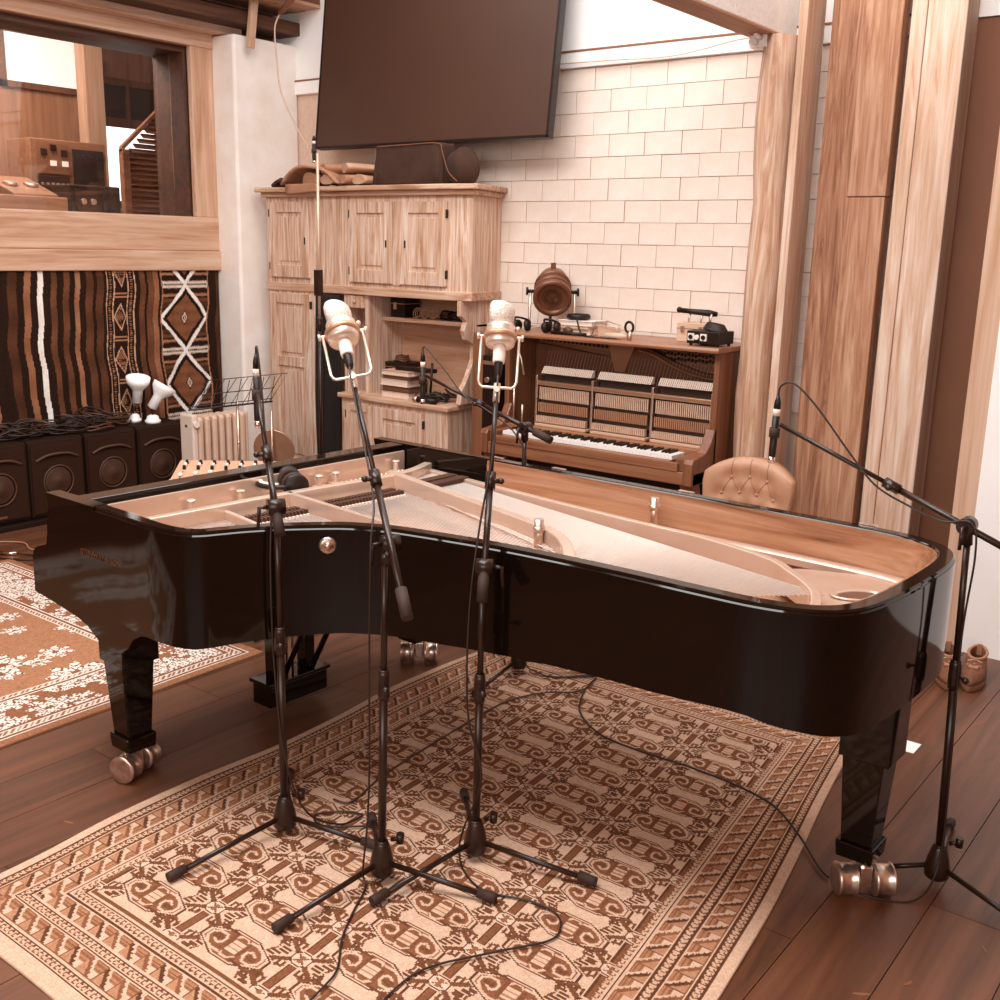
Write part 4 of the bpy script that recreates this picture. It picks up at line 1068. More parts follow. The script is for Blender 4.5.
# ================================================================ things on the upright piano
ZT = 1.332
fr = thing('stage_spotlight', 'old metal stage spotlight with a ribbed lens on the upright piano', 'spotlight', (-4.06, 5.78, ZT))
M_spot = plain('spot_enamel', .34, .4, .3, .04, 15)
ax = Vector((.52, -.74, -.42)).normalized(); C0 = Vector((-4.06, 5.80, 1.585))
body = B().lathe([(.001, -.21), (.06, -.20), (.095, -.16), (.11, -.08), (.115, .06), (.125, .065), (.125, .10), (.105, .105), (.095, .10), (.093, .085)], C0, ax, 28).build('housing', M_spot, fr)
B().lathe([(.093, .07), (.09, .078), (.078, .082), (.076, .078), (.062, .088), (.06, .083), (.045, .093), (.043, .088), (.028, .097), (.001, .10)], C0, ax, 28).build('lens', plain('fresnel_glass', .22, .12, 0, .04, 4), fr)
for k in (-.07, .0): B().lathe([(.112, k), (.122, k+.006), (.122, k+.02), (.112, k+.026)], C0, ax, 28).build('cooling_ring', M_spot, fr)
s_ = ax.cross(Vector((0, 0, 1))).normalized()
yk = [C0+s_*.145, C0+s_*.145+Vector((0, 0, -.225)), C0-s_*.145+Vector((0, 0, -.225)), C0-s_*.145]
B().tube([yk[0], yk[1], (yk[1]+yk[2])/2, yk[2], yk[3]], .009, 8).build('yoke', M_steel, fr)
for sg in (1, -1):
    p_ = C0+s_*.11*sg; B().cyl(p_, C0+s_*.165*sg, .012, n=12).cyl(C0+s_*.158*sg, C0+s_*.172*sg, .026, n=10).build('tilt_knob', M_blackmat, fr)
B().tube([C0+Vector((.0, -.02, -.11)), C0+Vector((.01, -.03, -.18)), C0+Vector((.02, -.03, -.235))], .01, 8).build('lamp_tail', M_blackmat, fr)
B().cbox(C0-ax*.10+Vector((0, .0, .115)), (.025, .025, .05)).build('top_handle', M_spot, fr)
def phones(label, c, seed):
    g = random.Random(seed); t = thing('headphones', label, 'headphones', (c[0], c[1], ZT))
    m = B()
    for sg in (-1, 1): m.lathe([(.02, 0), (.036, .008), (.036, .03), (.02, .038)], (c[0]+sg*.03, c[1]+.01*sg, ZT+.036), (1, .3*sg, .15), 18)
    m.build('ear_cups', M_blackmat, t)
    B().tube([(c[0]+.06*math.cos(a), c[1]+.03*math.cos(a*2), ZT+.055+.035*math.sin(a)) for a in [PI*i/12 for i in range(13)]], .007, 6).build('headband', M_blackmat, t)
phones('black headphones at the left end of the upright piano top', (-4.19, 5.63), 1)
phones('black headphones right of the spotlight foot', (-3.95, 5.62), 2)
for i, (a, b, z0, h, c) in enumerate(((-3.83, 5.80, ZT, .034, .82), (-3.84, 5.79, ZT+.0345, .02, .6), (-3.82, 5.80, ZT+.055, .03, .88))):
    t = thing('book', ['thick pale book at the bottom of the stack on the upright piano', 'thin tan book in the middle of the stack on the upright piano', 'white book on top of the stack on the upright piano'][i], 'book', (a, b, z0), group='books on the upright piano')
    bx(a-.13, a+.13, b-.09, b+.09, z0+.0005, z0+.004).box(a-.13, a+.13, b-.09, b+.09, z0+h-.0035, z0+h).build('cover', plain('ucover%d' % i, c, .5), t)
    bx(a-.125, a+.127, b-.085, b+.085, z0+.004, z0+h-.0035).build('pages', pages, t)
B().lathe([(.05, 0), (.075, .006), (.078, .022), (.07, .036), (.062, .036), (.06, .02), (.001, .018)], (-3.85, 5.80, ZT+.086), n=24).build('black_dish', M_blackmat, label='round black dish on the white book stack', cat='dish')
t = thing('hand_tool', 'dark long tool with a round knob lying before the piano books', 'tool', (-3.8, 5.62, ZT))
B().cyl((-3.92, 5.60, ZT+.012), (-3.66, 5.60, ZT+.012), .011, n=10).build('handle', M_blackmat, t)
B().ball((-3.80, 5.61, ZT+.028), .026, 14, (1.4, .9, 1)).build('knob', plain('tool_brown', .22, .5), t)
B().tube(spline([(-3.77, 5.66, ZT+.10), (-3.74, 5.64, ZT+.05), (-3.70, 5.61, ZT+.012)], 5), .006, 6).build('rod', M_blackmat, t)
t = thing('wire_rack', 'small bent wire letter rack behind the tools on the upright piano', 'rack', (-3.58, 5.74, ZT))
for k in (0, 1): B().tube([(-3.68+.03*k, 5.70+.08*k, ZT+.003), (-3.65+.03*k, 5.70+.08*k, ZT+.09-.0*k), (-3.50+.02*k, 5.70+.08*k, ZT+.062), (-3.49+.02*k, 5.70+.08*k, ZT+.003)], .003, 6).build('wire', M_steel, t)
bx(-3.66, -3.50, 5.735, 5.742, ZT, ZT+.06).build('plate', plain('rack_paper', .66, .7), t)
t = thing('handled_gadget', 'pale handled gadget with a black ring near the middle of the piano top', 'gadget', (-3.42, 5.62, ZT))
B().tube([(-3.52, 5.60, ZT+.018), (-3.42, 5.605, ZT+.02), (-3.37, 5.61, ZT+.02)], [.018, .019, .012], 10).build('handle', plain('pale_handle', .72, .5), t)
B().tube([(-3.37+.028*math.cos(a), 5.63, ZT+.075+.032*math.sin(a)) for a in [2*PI*i/16 for i in range(16)]], .008, 6, True).build('ring', M_blackmat, t)
B().cyl((-3.36, 5.62, ZT), (-3.36, 5.63, ZT+.05), .014, n=10).build('stem', M_steel, t)
m = B()
for k in range(4): m.tube(spline([(-3.75+.1*k, 5.58+.01*k, ZT+.004), (-3.68+.06*k, 5.62, ZT+.006), (-3.62+.05*k, 5.57, ZT+.004), (-3.52+.03*k, 5.60, ZT+.005)], 5), .0035, 5)
m.build('loose_cable', M_cable, label='loose thin black cables along the front of the upright piano top', cat='cables', kind='stuff')
t = thing('wooden_box', 'small pale wooden box with a clasp on the upright piano', 'box', (-3.02, 5.86, ZT))
bx(-3.13, -2.93, 5.78, 5.93, ZT+.0005, ZT+.115).build('body', wood('box_wood', .6, .74, 'x', .6), t, .004)
bx(-3.131, -2.929, 5.779, 5.931, ZT+.078, ZT+.081).build('lid_seam', M_blackmat, t)
for a in (-3.09, -2.97): bx(a-.012, a+.012, 5.772, 5.78, ZT+.06, ZT+.095).build('clasp', M_steel, t)
t = thing('handled_bracket', 'black handled bracket lying on the wooden box', 'bracket', (-3.0, 5.84, ZT+.115))
B().tube([(-3.12, 5.80, ZT+.185), (-3.05, 5.81, ZT+.18), (-2.95, 5.83, ZT+.175), (-2.90, 5.84, ZT+.17)], [.014, .016, .02, .014], 8).build('grip', M_blackmat, t)
for a in (-3.07, -2.99, -2.93): B().cyl((a, 5.81, ZT+.117), (a+.005, 5.82, ZT+.17), .006, n=8).build('foot', M_steel, t)
B().ball((-3.13, 5.80, ZT+.187), .018).build('end_knob', M_blackmat, t)
t = thing('preamp_box', 'black preamplifier with two sockets at the right end of the upright piano', 'amplifier', (-2.86, 5.68, ZT))
bx(-2.965, -2.755, 5.60, 5.78, ZT+.012, ZT+.085).build('body', M_blackmat, t, .004)
for a in (-2.935, -2.855):
    s2 = bx(a-.02, a+.02, 5.592, 5.60, ZT+.03, ZT+.07).build('socket_plate', plain('socket_white', .85, .4), t)
    B().cyl((a, 5.585, ZT+.05), (a, 5.592, ZT+.05), .013, n=12).build('socket', M_blackmat, s2)
B().cyl((-2.895, 5.58, ZT+.05), (-2.895, 5.60, ZT+.05), .014, n=12).build('dial', plain('socket_white', .85), t)
for a in (-2.945, -2.775):
    for b in (5.62, 5.76): B().cyl((a, b, ZT+.0005), (a, b, ZT+.012), .01, n=8).build('foot', M_rubber, t)
m = B()
for k in range(6): m.tube([(-2.83+(.07-.004*k)*math.cos(a), 5.69+(.05-.003*k)*math.sin(a), ZT+.092+.006*k+.012*math.cos(a)*-.6) for a in [2*PI*j/24 for j in range(24)]], .006, 6, True)
m.build('cable_coil', M_cable, label='coiled black cable on top of the black preamplifier', cat='cable')

# ================================================================ microphone stands and microphones
def V(*a): return Vector(a)
def mic_stand(label, base, top, feet, low, high, pivot, weight=True, boom_r=.008, dz=.0085, upper=None):
    b = V(*base, 0); T = V(*top)
    t = thing('microphone_stand', label, 'microphone stand', (base[0], base[1], 0))
    B().lathe([(.03, .03), (.036, .038), (.037, .065), (.031, .095), (.022, .128), (.017, .14)], b, (0, 0, 1), 20).build('hub', M_stand, t)
    for f in feet:
        f = V(*f, dz); d = (f-b-V(0, 0, dz)).normalized()
        L = B().tube([b+d*.02+V(0, 0, .068), f+V(0, 0, .018)], .0085, 10).build('leg', M_stand, t)
        B().tube([f-d*.045+V(0, 0, .025), f+V(0, 0, .0185), f+d*.012+V(0, 0, .0172)], [.014, .016, .0155], 12).build('rubber_foot', M_rubber, L)
    B().cyl(b+d*0+V(.02, .02, .14), b+V(.045, .03, .15), .007, n=8).cyl(b+V(.045, .03, .135), b+V(.047, .03, .165), .012, n=8).build('hub_screw', M_stand, t)
    mid = b.lerp(T, .62) if T.z < 2 else b.lerp(T, .55)
    B().tube([b+V(0, 0, .12), mid], .0125, 14).build('lower_pole', M_stand, t)
    B().tube([mid, T], .0095, 12).build('upper_pole', upper or M_stand, t)
    c = B().tube([mid-V(0, 0, .045), mid-V(0, 0, .03), mid+V(0, 0, .03), mid+V(0, 0, .045)], [.0155, .0175, .0175, .014], 14).build('clutch', M_stand, t)
    B().cyl(mid+V(.012, -.012, 0), mid+V(.035, -.03, 0), .005, n=8).ball(mid+V(.038, -.032, 0), .011, 10).build('clutch_knob', M_stand, c)
    if low is not None:
        lo, hi, pv = V(*low), V(*high), V(*pivot); d = (hi-lo).normalized(); sd = d.cross(V(0, 0, 1)).normalized()
        if sd.dot(V(.6, -.8, 0)) < 0: sd = -sd
        bm_ = lo.lerp(hi, .55)
        B().tube([lo, bm_], boom_r*1.25, 12).build('boom', M_stand, t)
        B().tube([bm_, hi], boom_r*.9, 12).build('boom_extension', M_stand, t)
        B().tube([bm_-d*.025, bm_+d*.025], boom_r*2, 12).build('boom_clutch', M_stand, t)
        B().cyl(bm_-sd*.005, bm_+sd*.03, .008, n=8).ball(bm_+sd*.032, .010, 10).build('boom_knob', M_stand, t)
        j = B().cyl(pv-sd*.026, pv+sd*.026, .024, n=18); j.tube([T-V(0, 0, .03), pv], .016, 12)
        j.build('swivel_joint', M_stand, t)
        B().tube([pv+sd*.025, pv+sd*.05, pv+sd*.055+V(0, 0, -.06)], [.008, .006, .005], 8).build('joint_handle', M_stand, t)
        if weight: B().tube([lo-d*.005, lo+d*.085], boom_r*2.1, 14).build('counterweight_grip', M_rubber, t)
    return t
def pencil_mic(label, p, z0, z1, tilt=(0, 0)):
    """slim microphone hanging capsule down, plug at the top"""
    t = thing('pencil_microphone', label, 'microphone', (p[0], p[1], z0))
    a = V(p[0], p[1], z0); b = V(p[0]+tilt[0], p[1]+tilt[1], z1); L = (z1-z0)
    def at(f): return a.lerp(b, f)
    B().tube([at(0), at(.09)], .0105, 14).build('capsule', M_chrome, t)
    B().tube([at(.09), at(.12), at(.70)], [.0105, .0115, .0115], 14).build('body', M_blackmat, t)
    B().tube([at(.70), at(.80)], .0112, 14).build('name_band', plain('mic_band', .8, .4), t)
    B().tube([at(.80), at(.90), at(1.0)], [.0112, .010, .0045], 12).build('plug', M_blackmat, t)
    B().tube([at(.38), at(.52)], .0165, 12).build('clip', M_rubber, t)
    return t
def cable(label, pts, r=.0032, mat=None, n=7):
    return B().tube(spline(pts, n), r, 6).build('microphone_cable', mat or M_cable, label=label, cat='cable')
M_grille = plain('mic_grille', .84, .45, .3, .08, 160, .6)
M_nickel = plain('mic_nickel', .80, .3, .6)
def big_mic(label, p, d, side, sc=1.0):
    t = thing('condenser_microphone', label, 'microphone', tuple(p))
    z = V(*d).normalized(); x = (V(*side)-z*V(*side).dot(z)).normalized(); y = z.cross(x)
    M = (Matrix((x, y, z)).transposed()*sc).to_4x4(); M.translation = V(*p)
    def mk(): m = B(); m.M = M; return m
    mk().tube([(-.058, 0, .168), (-.058, 0, .02), (-.053, 0, .006), (-.044, 0, 0), (.044, 0, 0), (.053, 0, .006), (.058, 0, .02), (.058, 0, .168)], .0042, 8).build('yoke', M_nickel, t)
    mk().cyl((0, 0, -.045), (0, 0, .012), .0105, n=14).cyl((0, -.02, -.012), (0, .02, -.012), .009, n=10).build('mount', M_nickel, t)
    for s in (-1, 1):
        mk().cyl((s*.044, 0, .165), (s*.07, 0, .165), .0055, n=10).cyl((s*.064, 0, .165), (s*.072, 0, .165), .010, n=12).build('pivot_knob', M_nickel, t)
    mk().lathe([(.040, 0), (.050, .0), (.0525, .006), (.0525, .012), (.050, .018), (.040, .018)], (0, 0, .156), n=30).build('shock_ring', plain('mic_ring', .6, .35, .5), t)
    mk().lathe([(.012, 0), (.040, .001), (.0455, .007), (.0455, .03), (.044, .058), (.044, .066)], (0, 0, .134), n=30).build('body', M_nickel, t)
    mk().lathe([(.043, 0), (.046, .045), (.0455, .062), (.041, .072), (.030, .077), (.001, .079)], (0, 0, .2), n=30, sy=.68).build('grille', M_grille, t)
    mk().lathe([(.017, 0), (.019, .004), (.020, .045), (.018, .056)], (0, 0, .08), n=18).build('connector', plain('conn_pale', .86, .35), t)
    mk().lathe([(.007, 0), (.0115, .012), (.0135, .045), (.0135, .05)], (0, 0, .032), n=16).build('plug_boot', M_blackmat, t)
    mk().ball((.052, .0, .195), .008, 10).build('tilt_screw', M_nickel, t)
    return t, M
# leftmost stand
mic_stand('black boom stand nearest the keyboard end, leftmost of the three before the piano', (-2.42, 2.06), (-2.425, 2.063, 1.07), [(-2.469, 1.665), (-2.126, 2.17), (-2.687, 2.314)], (-2.392, 2.044, 1.015), (-2.668, 2.203, 1.392), (-2.435, 2.069, 1.085))
pencil_mic('slim black pencil microphone over the keyboard end of the grand piano', (-2.68, 2.212), 1.28, 1.515)
cable('thin cable looping from the pencil microphone down the leftmost stand', [(-2.68, 2.212, 1.515), (-2.675, 2.209, 1.535), (-2.655, 2.198, 1.53), (-2.62, 2.18, 1.43), (-2.57, 2.15, 1.25), (-2.47, 2.08, 1.09), (-2.445, 2.05, .9), (-2.435, 2.045, .6), (-2.405, 2.05, .3), (-2.36, 2.09, .1), (-2.32, 2.2, .014), (-2.30, 2.29, .014)])
# middle stand with the big microphone
lo, hi = V(-1.828, 1.99, .90), V(-2.348, 2.31, 1.455); d_ = (hi-lo).normalized()
mic_stand('black boom stand carrying the tilted studio microphone, middle of three before the piano', (-2.0, 2.07), (-2.0, 2.085, 1.02), [(-2.043, 1.704), (-1.672, 2.186), (-2.251, 2.283)], tuple(lo), tuple(hi), (-2.0, 2.107, 1.046))
big_mic('silver studio microphone in a tilted yoke on the middle stand', hi+d_*.012, d_, (.79, .61, 0), 1.08)
cable('cable running down the tilted boom of the middle stand to the rug', [hi+d_*.055, hi+V(.0, -.012, .02), hi.lerp(lo, .2)+V(.0, -.014, .0), hi.lerp(lo, .5)+V(.0, -.02, -.02), (-2.02, 2.05, 1.05), (-2.028, 2.05, .75), (-2.025, 2.045, .4), (-2.03, 2.04, .2), (-2.03, 2.02, .05), (-2.0, 2.0, .0165), (-1.939, 1.885, .0155), (-1.88, 1.789, .0155), (-1.80, 1.695, .0155), (-1.775, 1.62, .0155), (-1.75, 1.48, .0155)])
# right of the three
lo, hi = V(-1.821, 2.30, .87), V(-1.986, 2.56, 1.443); d_ = (hi-lo).normalized()
mic_stand('black stand carrying the upright studio microphone, rightmost of three before the piano', (-1.86, 2.34), (-1.852, 2.34, .93), [(-1.925, 1.963), (-1.494, 2.444), (-2.124, 2.604)], tuple(lo), tuple(hi), (-1.846, 2.34, .956))
big_mic('silver studio microphone standing upright in its yoke on the right stand', hi+d_*.002, d_, (.79, .61, 0), 1.0)
cable('cable hanging along the right stand and curling over the rug', [hi+d_*.055, hi+V(.012, -.014, .0), hi.lerp(lo, .3)+V(.014, -.016, 0), hi.lerp(lo, .7)+V(-.018, -.016, 0), (-1.885, 2.32, .8), (-1.875, 2.31, .5), (-1.83, 2.325, .3), (-1.90, 2.33, .1), (-1.916, 2.33, .0165), (-1.833, 2.253, .0155), (-1.719, 2.213, .0155), (-1.588, 2.258, .0155), (-1.494, 2.255, .0155), (-1.446, 2.206, .0155), (-1.441, 2.141, .0155), (-1.516, 2.023, .0155), (-1.618, 1.854, .0155), (-1.63, 1.733, .0155), (-1.60, 1.58, .0155)])
# stand at the tail
mic_stand('black boom stand at the tail of the grand piano by the white wall', (-.70, 3.13), (-.733, 3.13, 1.10), [(-.875, 3.075), (-.37, 3.02), (-.761, 3.511)], (-.52, 3.13, 1.035), (-1.315, 3.13, 1.345), (-.738, 3.13, 1.125), dz=0)
pencil_mic('slim pencil microphone hanging over the tail of the grand piano', (-1.335, 3.13), 1.222, 1.435, (.006, 0))
cable('thin cable arching from the tail pencil microphone along its boom and down the stand', [(-1.329, 3.13, 1.435), (-1.322, 3.13, 1.465), (-1.28, 3.128, 1.475), (-1.20, 3.125, 1.41), (-1.09, 3.12, 1.29), (-1.0, 3.11, 1.205), (-.90, 3.11, 1.16), (-.80, 3.11, 1.13), (-.72, 3.10, 1.14), (-.70, 3.10, 1.05), (-.71, 3.11, .8), (-.695, 3.11, .4), (-.69, 3.10, .1), (-.72, 3.0, .007), (-.85, 2.93, .007), (-.945, 2.95, .007)])
# stand behind the piano
mic_stand('black boom stand behind the bass side of the grand piano before the upright piano', (-2.66, 3.632), (-2.662, 3.632, 1.09), [(-2.63, 3.29), (-2.95, 3.80), (-2.38, 3.84)], (-2.53, 3.632, 1.079), (-3.225, 3.632, 1.285), (-2.662, 3.632, 1.115))
pencil_mic('slim pencil microphone in front of the cupboard desk behind the grand piano', (-3.245, 3.632), 1.155, 1.395)
cable('thin cable from the pencil microphone by the cupboard desk along its boom', [(-3.245, 3.632, 1.395), (-3.24, 3.63, 1.412), (-3.21, 3.625, 1.405), (-3.10, 3.62, 1.32), (-2.98, 3.61, 1.22), (-2.85, 3.61, 1.17), (-2.70, 3.61, 1.09), (-2.63, 3.61, .95), (-2.64, 3.62, .5), (-2.63, 3.62, .1), (-2.56, 3.66, .017), (-2.47, 3.69, .0155), (-2.36, 3.80, .0155)])
# tall stand by the cupboard
mic_stand('very tall thin stand in front of the pine cupboard doors', (-5.42, 5.02), (-5.39, 5.0, 2.42), [(-5.42, 4.62), (-5.08, 5.2), (-5.75, 5.2)], None, None, None, dz=0, upper=plain('pale_steel_pole', .72, .35, .4))
t = pencil_mic('small dark microphone on top of the very tall stand under the screen', (-5.405, 4.985), 2.36, 2.53)
B().cbox((-5.41, 5.01, 1.60), (.045, .045, .17)).build('stand_clamp', M_stand, bevel=.004, label='black clamp block halfway up the very tall stand', cat='clamp')
M_cab2 = plain('brown_cable', .22, .5)
# loose cables over the rug and floor
cable('dark cable sweeping over the right half of the rug to the tail caster', [(-2.471, 3.686, .0155), (-2.359, 3.80, .0155), (-2.314, 3.648, .0155), (-2.205, 3.446, .0155), (-2.027, 3.319, .0155), (-1.832, 3.295, .0155), (-1.625, 3.303, .0155), (-1.417, 3.284, .0155), (-1.262, 3.232, .0155), (-1.119, 3.103, .0155), (-1.006, 2.98, .010), (-.965, 2.95, .008)], .004)
cable('dark cable crossing the middle of the rug towards the stand behind the piano', [(-2.45, 2.30, .0155), (-2.40, 2.31, .0155), (-2.395, 2.36, .0155), (-2.44, 2.542, .0155), (-2.473, 2.881, .0155), (-2.496, 3.287, .0155), (-2.436, 3.487, .0155), (-2.33, 3.60, .0155), (-2.319, 3.72, .0155)], .0035, M_cab2)
cable('cable curled on the rug between the left and middle stands', [(-2.30, 2.29, .0155), (-2.36, 2.27, .0155), (-2.42, 2.19, .0155), (-2.35, 2.16, .0155), (-2.25, 2.24, .0155), (-2.20, 2.30, .0155)], .0035)
cable('tan cable on the bare floor at the far left before the loudspeakers', [(-6.45, 3.10, .006), (-6.25, 3.27, .007), (-6.075, 3.232, .006), (-5.95, 3.26, .006), (-5.7, 3.25, .006), (-5.3, 3.4, .006)], .006, plain('tan_cable', .5, .6))
m = B(); m.cyl((-6.10, 3.06, .012), (-6.02, 3.12, .012), .011, n=12)
t = thing('cable_plug', 'silver cable plug lying on the floor at the far left', 'plug', (-6.06, 3.09, 0)); m.build('shell', M_chrome, t)
B().tube(spline([(-6.02, 3.12, .012), (-5.93, 3.17, .008), (-5.85, 3.16, .006), (-5.9, 3.08, .006), (-6.05, 3.0, .006)], 6), .005, 6).build('tail', M_cable, t)

# ================================================================ loudspeakers along the left wall
def speaker():
    t = thing('loudspeaker', '', 'loudspeaker', (0, 0, 0), 0, local=True)
    tag(t, group='loudspeakers in a row under the wall hanging')
    B().prism([(-.18, 0), (.17, 0), (.18, .02), (.18, .505), (.15, .52), (-.18, .52)], -.195, .195, lambda a, b, h: (a, h, b)).build('cabinet', plain('speaker_black', .09, .75, 0, .02, 60, .2, spec=.12), t, .006)
    gm_ = plain('speaker_grille', .12, .8, 0, .05, 220, .5, spec=.12)
    bx(.18, .186, -.18, .18, .03, .495).build('grille', gm_, t, .003)
    B().tube([(.188, .105*math.cos(a), .235+.105*math.sin(a)) for a in [2*PI*i/36 for i in range(36)]], .006, 8, True).build('woofer_ring', plain('speaker_ring', .2, .6), t)
    c = B().lathe([(.098, 0), (.085, -.004+.006), (.045, .004), (.03, .012), (.001, .016)], (.186, 0, .235), (1, 0, 0), 32).build('woofer_cone', plain('speaker_cone', .17, .5, 0, .03, 80), t)
    B().tube(spline([(.186, -.15, .385), (.195, -.08, .415), (.197, .0, .422), (.195, .08, .415), (.186, .15, .385)], 6), [.003]+[.010]*23+[.003] if False else .009, 8).build('horn_lip', plain('speaker_ring', .2), t)
    bx(.186, .189, -.03, .03, .045, .06).build('badge', plain('speaker_badge', .3, .4), t)
    return t
sp = speaker()
for i, (yc, lb) in enumerate(((4.562, 'black loudspeaker at the right end of the row, under the white lamps'), (4.155, 'black loudspeaker second from the right end of the row'), (3.746, 'black loudspeaker third from the right end of the row'), (3.345, 'black loudspeaker at the left edge of the picture'))):
    if i == 0: sp.location = (-6.782, yc, .036); sp.rotation_euler = (0, 0, .0); sp['label'] = lb
    else: dup(sp, (-6.782-.0*i, yc, .036), 0, lb)
bx(-6.96, -6.56, 3.1, 4.78, .001, .035).build('speaker_plinth', M_blackmat, bevel=.004, label='low black plinth under the row of loudspeakers', cat='plinth')
# cables heaped on them
g = random.Random(21)
for i in range(16):
    c = V(-6.78+.2*(g.random()-.5), 3.35+.90*(i/15)+.05*g.random(), .557+.012)
    r = .09+.07*g.random(); m = B(); lift = .07*g.random()
    for k in range(g.choice((3, 4, 5))):
        ph = g.random()*6; rr = r*(.85+.25*g.random())
        m.tube([c+V(.75*rr*math.cos(a), 1.15*rr*math.sin(a), .006+.012*k+max(0, lift*math.sin(a*1+ph))+.006*math.sin(3*a+ph)) for a in [2*PI*j/22 for j in range(22)]], .0055, 6, True)
    m.build('coiled_cable', M_cable if i % 3 else M_cab2, label='coiled cable in the heap on top of the loudspeakers', cat='cable', group='coiled cables heaped on the loudspeakers')
# white spot lamps
M_lampw = plain('lamp_white', .97, .35)
def spot_lamp(label, p, d, neck):
    t = thing('spot_lamp', label, 'lamp', (p[0], p[1], p[2]), group='white spot lamps on the loudspeakers')
    P = V(*p); J = V(*neck); d = V(*d).normalized()
    B().lathe([(.055, 0), (.057, .02), (.045, .03), (.04, .05), (.022, .06)], P, (0, 0, 1), 20).build('base', M_lampw, t)
    B().tube(spline([P+V(0, 0, .055), P+V(.01, .0, .10), J], 5), .007, 8).build('gooseneck', M_stand, t)
    B().lathe([(.001, -.01), (.034, 0), (.036, .09), (.05, .11), (.08, .15), (.086, .19), (.082, .19), (.07, .14), (.001, .1)], J, d, 24).build('shade', M_lampw, t)
    return t
spot_lamp('white spot lamp turned up to the left on the loudspeaker', (-6.84, 4.50, .557), (.2, -.05, .8), (-6.83, 4.53, .70))
spot_lamp('white spot lamp turned up to the right on the loudspeaker', (-6.70, 4.565, .557), (.2, .45, .75), (-6.70, 4.56, .67))

# ================================================================ radiator, dish lamp, music stand and mixer
rd = thing('oil_radiator', 'pale ribbed portable radiator between the loudspeakers and the pillar', 'radiator', (-6.3, 4.8, 0))
M_rad = plain('radiator_enamel', .72, .4, 0, .02, 8)
for i in range(7):
    y_ = 4.63+i*.062
    B().prism([(-.075, .09), (.075, .09), (.08, .11), (.08, .62), (.068, .645), (-.068, .645), (-.08, .62), (-.08, .11)], y_-.020, y_+.020, lambda a, b, h: (-6.3+a, h, b)).build('fin', M_rad, rd, .012)
bx(-6.375, -6.225, 4.56, 4.605, .07, .665).build('control_box', plain('radiator_cap', .80, .4), rd, .012)
bx(-6.37, -6.23, 5.03, 5.055, .09, .64).build('end_cap', M_rad, rd, .008)
B().cyl((-6.222, 4.582, .60), (-6.205, 4.582, .60), .024, n=16).build('thermostat_knob', plain('knob_pale', .86, .4), rd)
B().cyl((-6.3, 4.56, .13), (-6.3, 5.05, .13), .012).cyl((-6.3, 4.56, .58), (-6.3, 5.05, .58), .012).build('oil_tube', M_rad, rd)
for y_ in (4.63, 5.0):
    bx(-6.40, -6.20, y_-.02, y_+.02, .03, .06).build('foot_bar', M_blackmat, rd)
    for x_ in (-6.38, -6.22): B().cyl((x_, y_-.012, .022), (x_, y_+.012, .022), .021, n=12).build('wheel', M_rubber, rd)
dl = thing('dish_lamp', 'round brass dish on a thin pole beside the radiator', 'lamp', (-6.05, 5.12, 0))
B().lathe([(.07, 0), (.075, .02), (.03, .03), (.001, .03)], (-6.05, 5.12, 0), n=24).build('base', M_blackmat, dl)
B().cyl((-6.05, 5.12, .03), (-6.05, 5.12, .66), .009, n=10).build('pole', M_steel, dl)
B().lathe([(.15, .03), (.155, .025), (.13, -.03), (.07, -.07), (.02, -.085), (.001, -.086)], (-6.09, 5.18, .37), (.55, -.8, -.2), 28).build('dish', plain('dish_brass', .6, .3, .6, .04, 10), dl)
t = thing('black_drum', 'dark round drum lying on the floor below the brass dish', 'drum', (-6.15, 5.2, 0))
B().lathe([(.15, 0), (.155, .02), (.155, .20), (.145, .215), (.001, .22)], (-6.16, 5.36, .001), n=28).build('shell', M_blackmat, t)
ms = thing('music_stand', 'folding wire music stand behind the mixing desk', 'music stand', (-5.7, 4.55, 0))
A_, B_ = V(-5.66, 4.12, .81), V(-5.66, 4.80, .80)
up_ = V(-.10, .12, .13)
m = B(); m.tube([A_, B_], .006, 8); m.tube([A_+V(0, 0, .02), B_+V(0, 0, .02)], .003, 6); m.build('lower_ledge', M_stand, ms)
m = B()
m.tube([A_+V(0, .02, 0), A_+up_*1.2+V(0, .1, .0), B_+up_*1.25+V(0, .1, 0), B_-V(0, .02, 0)], .003, 6)
for i in range(7):
    f = i/7
    m.tube([A_.lerp(B_, f+.05), A_.lerp(B_, f+.12)+up_*1.2+V(0, .06, 0)], .0025, 6)
    m.tube([A_.lerp(B_, f+.12), A_.lerp(B_, max(0, f-.02))+up_*1.15+V(0, .1, 0)], .0025, 6)
m.tube([A_+up_*.6+V(0, .08, 0), B_+up_*.62], .003, 6)
m.build('wire_desk', M_stand, ms)
B().cyl((-5.68, 4.52, .12), (-5.68, 4.52, .83), .008, n=10).build('pole', M_steel, ms)
for a in (0, 2.1, 4.2): B().tube([(-5.68, 4.52, .22), (-5.68+.24*math.cos(a), 4.52+.24*math.sin(a), .008)], .006, 8).build('leg', M_stand, ms)
B().ball((-5.68, 4.52, .55), .012).build('pole_knob', M_steel, ms)
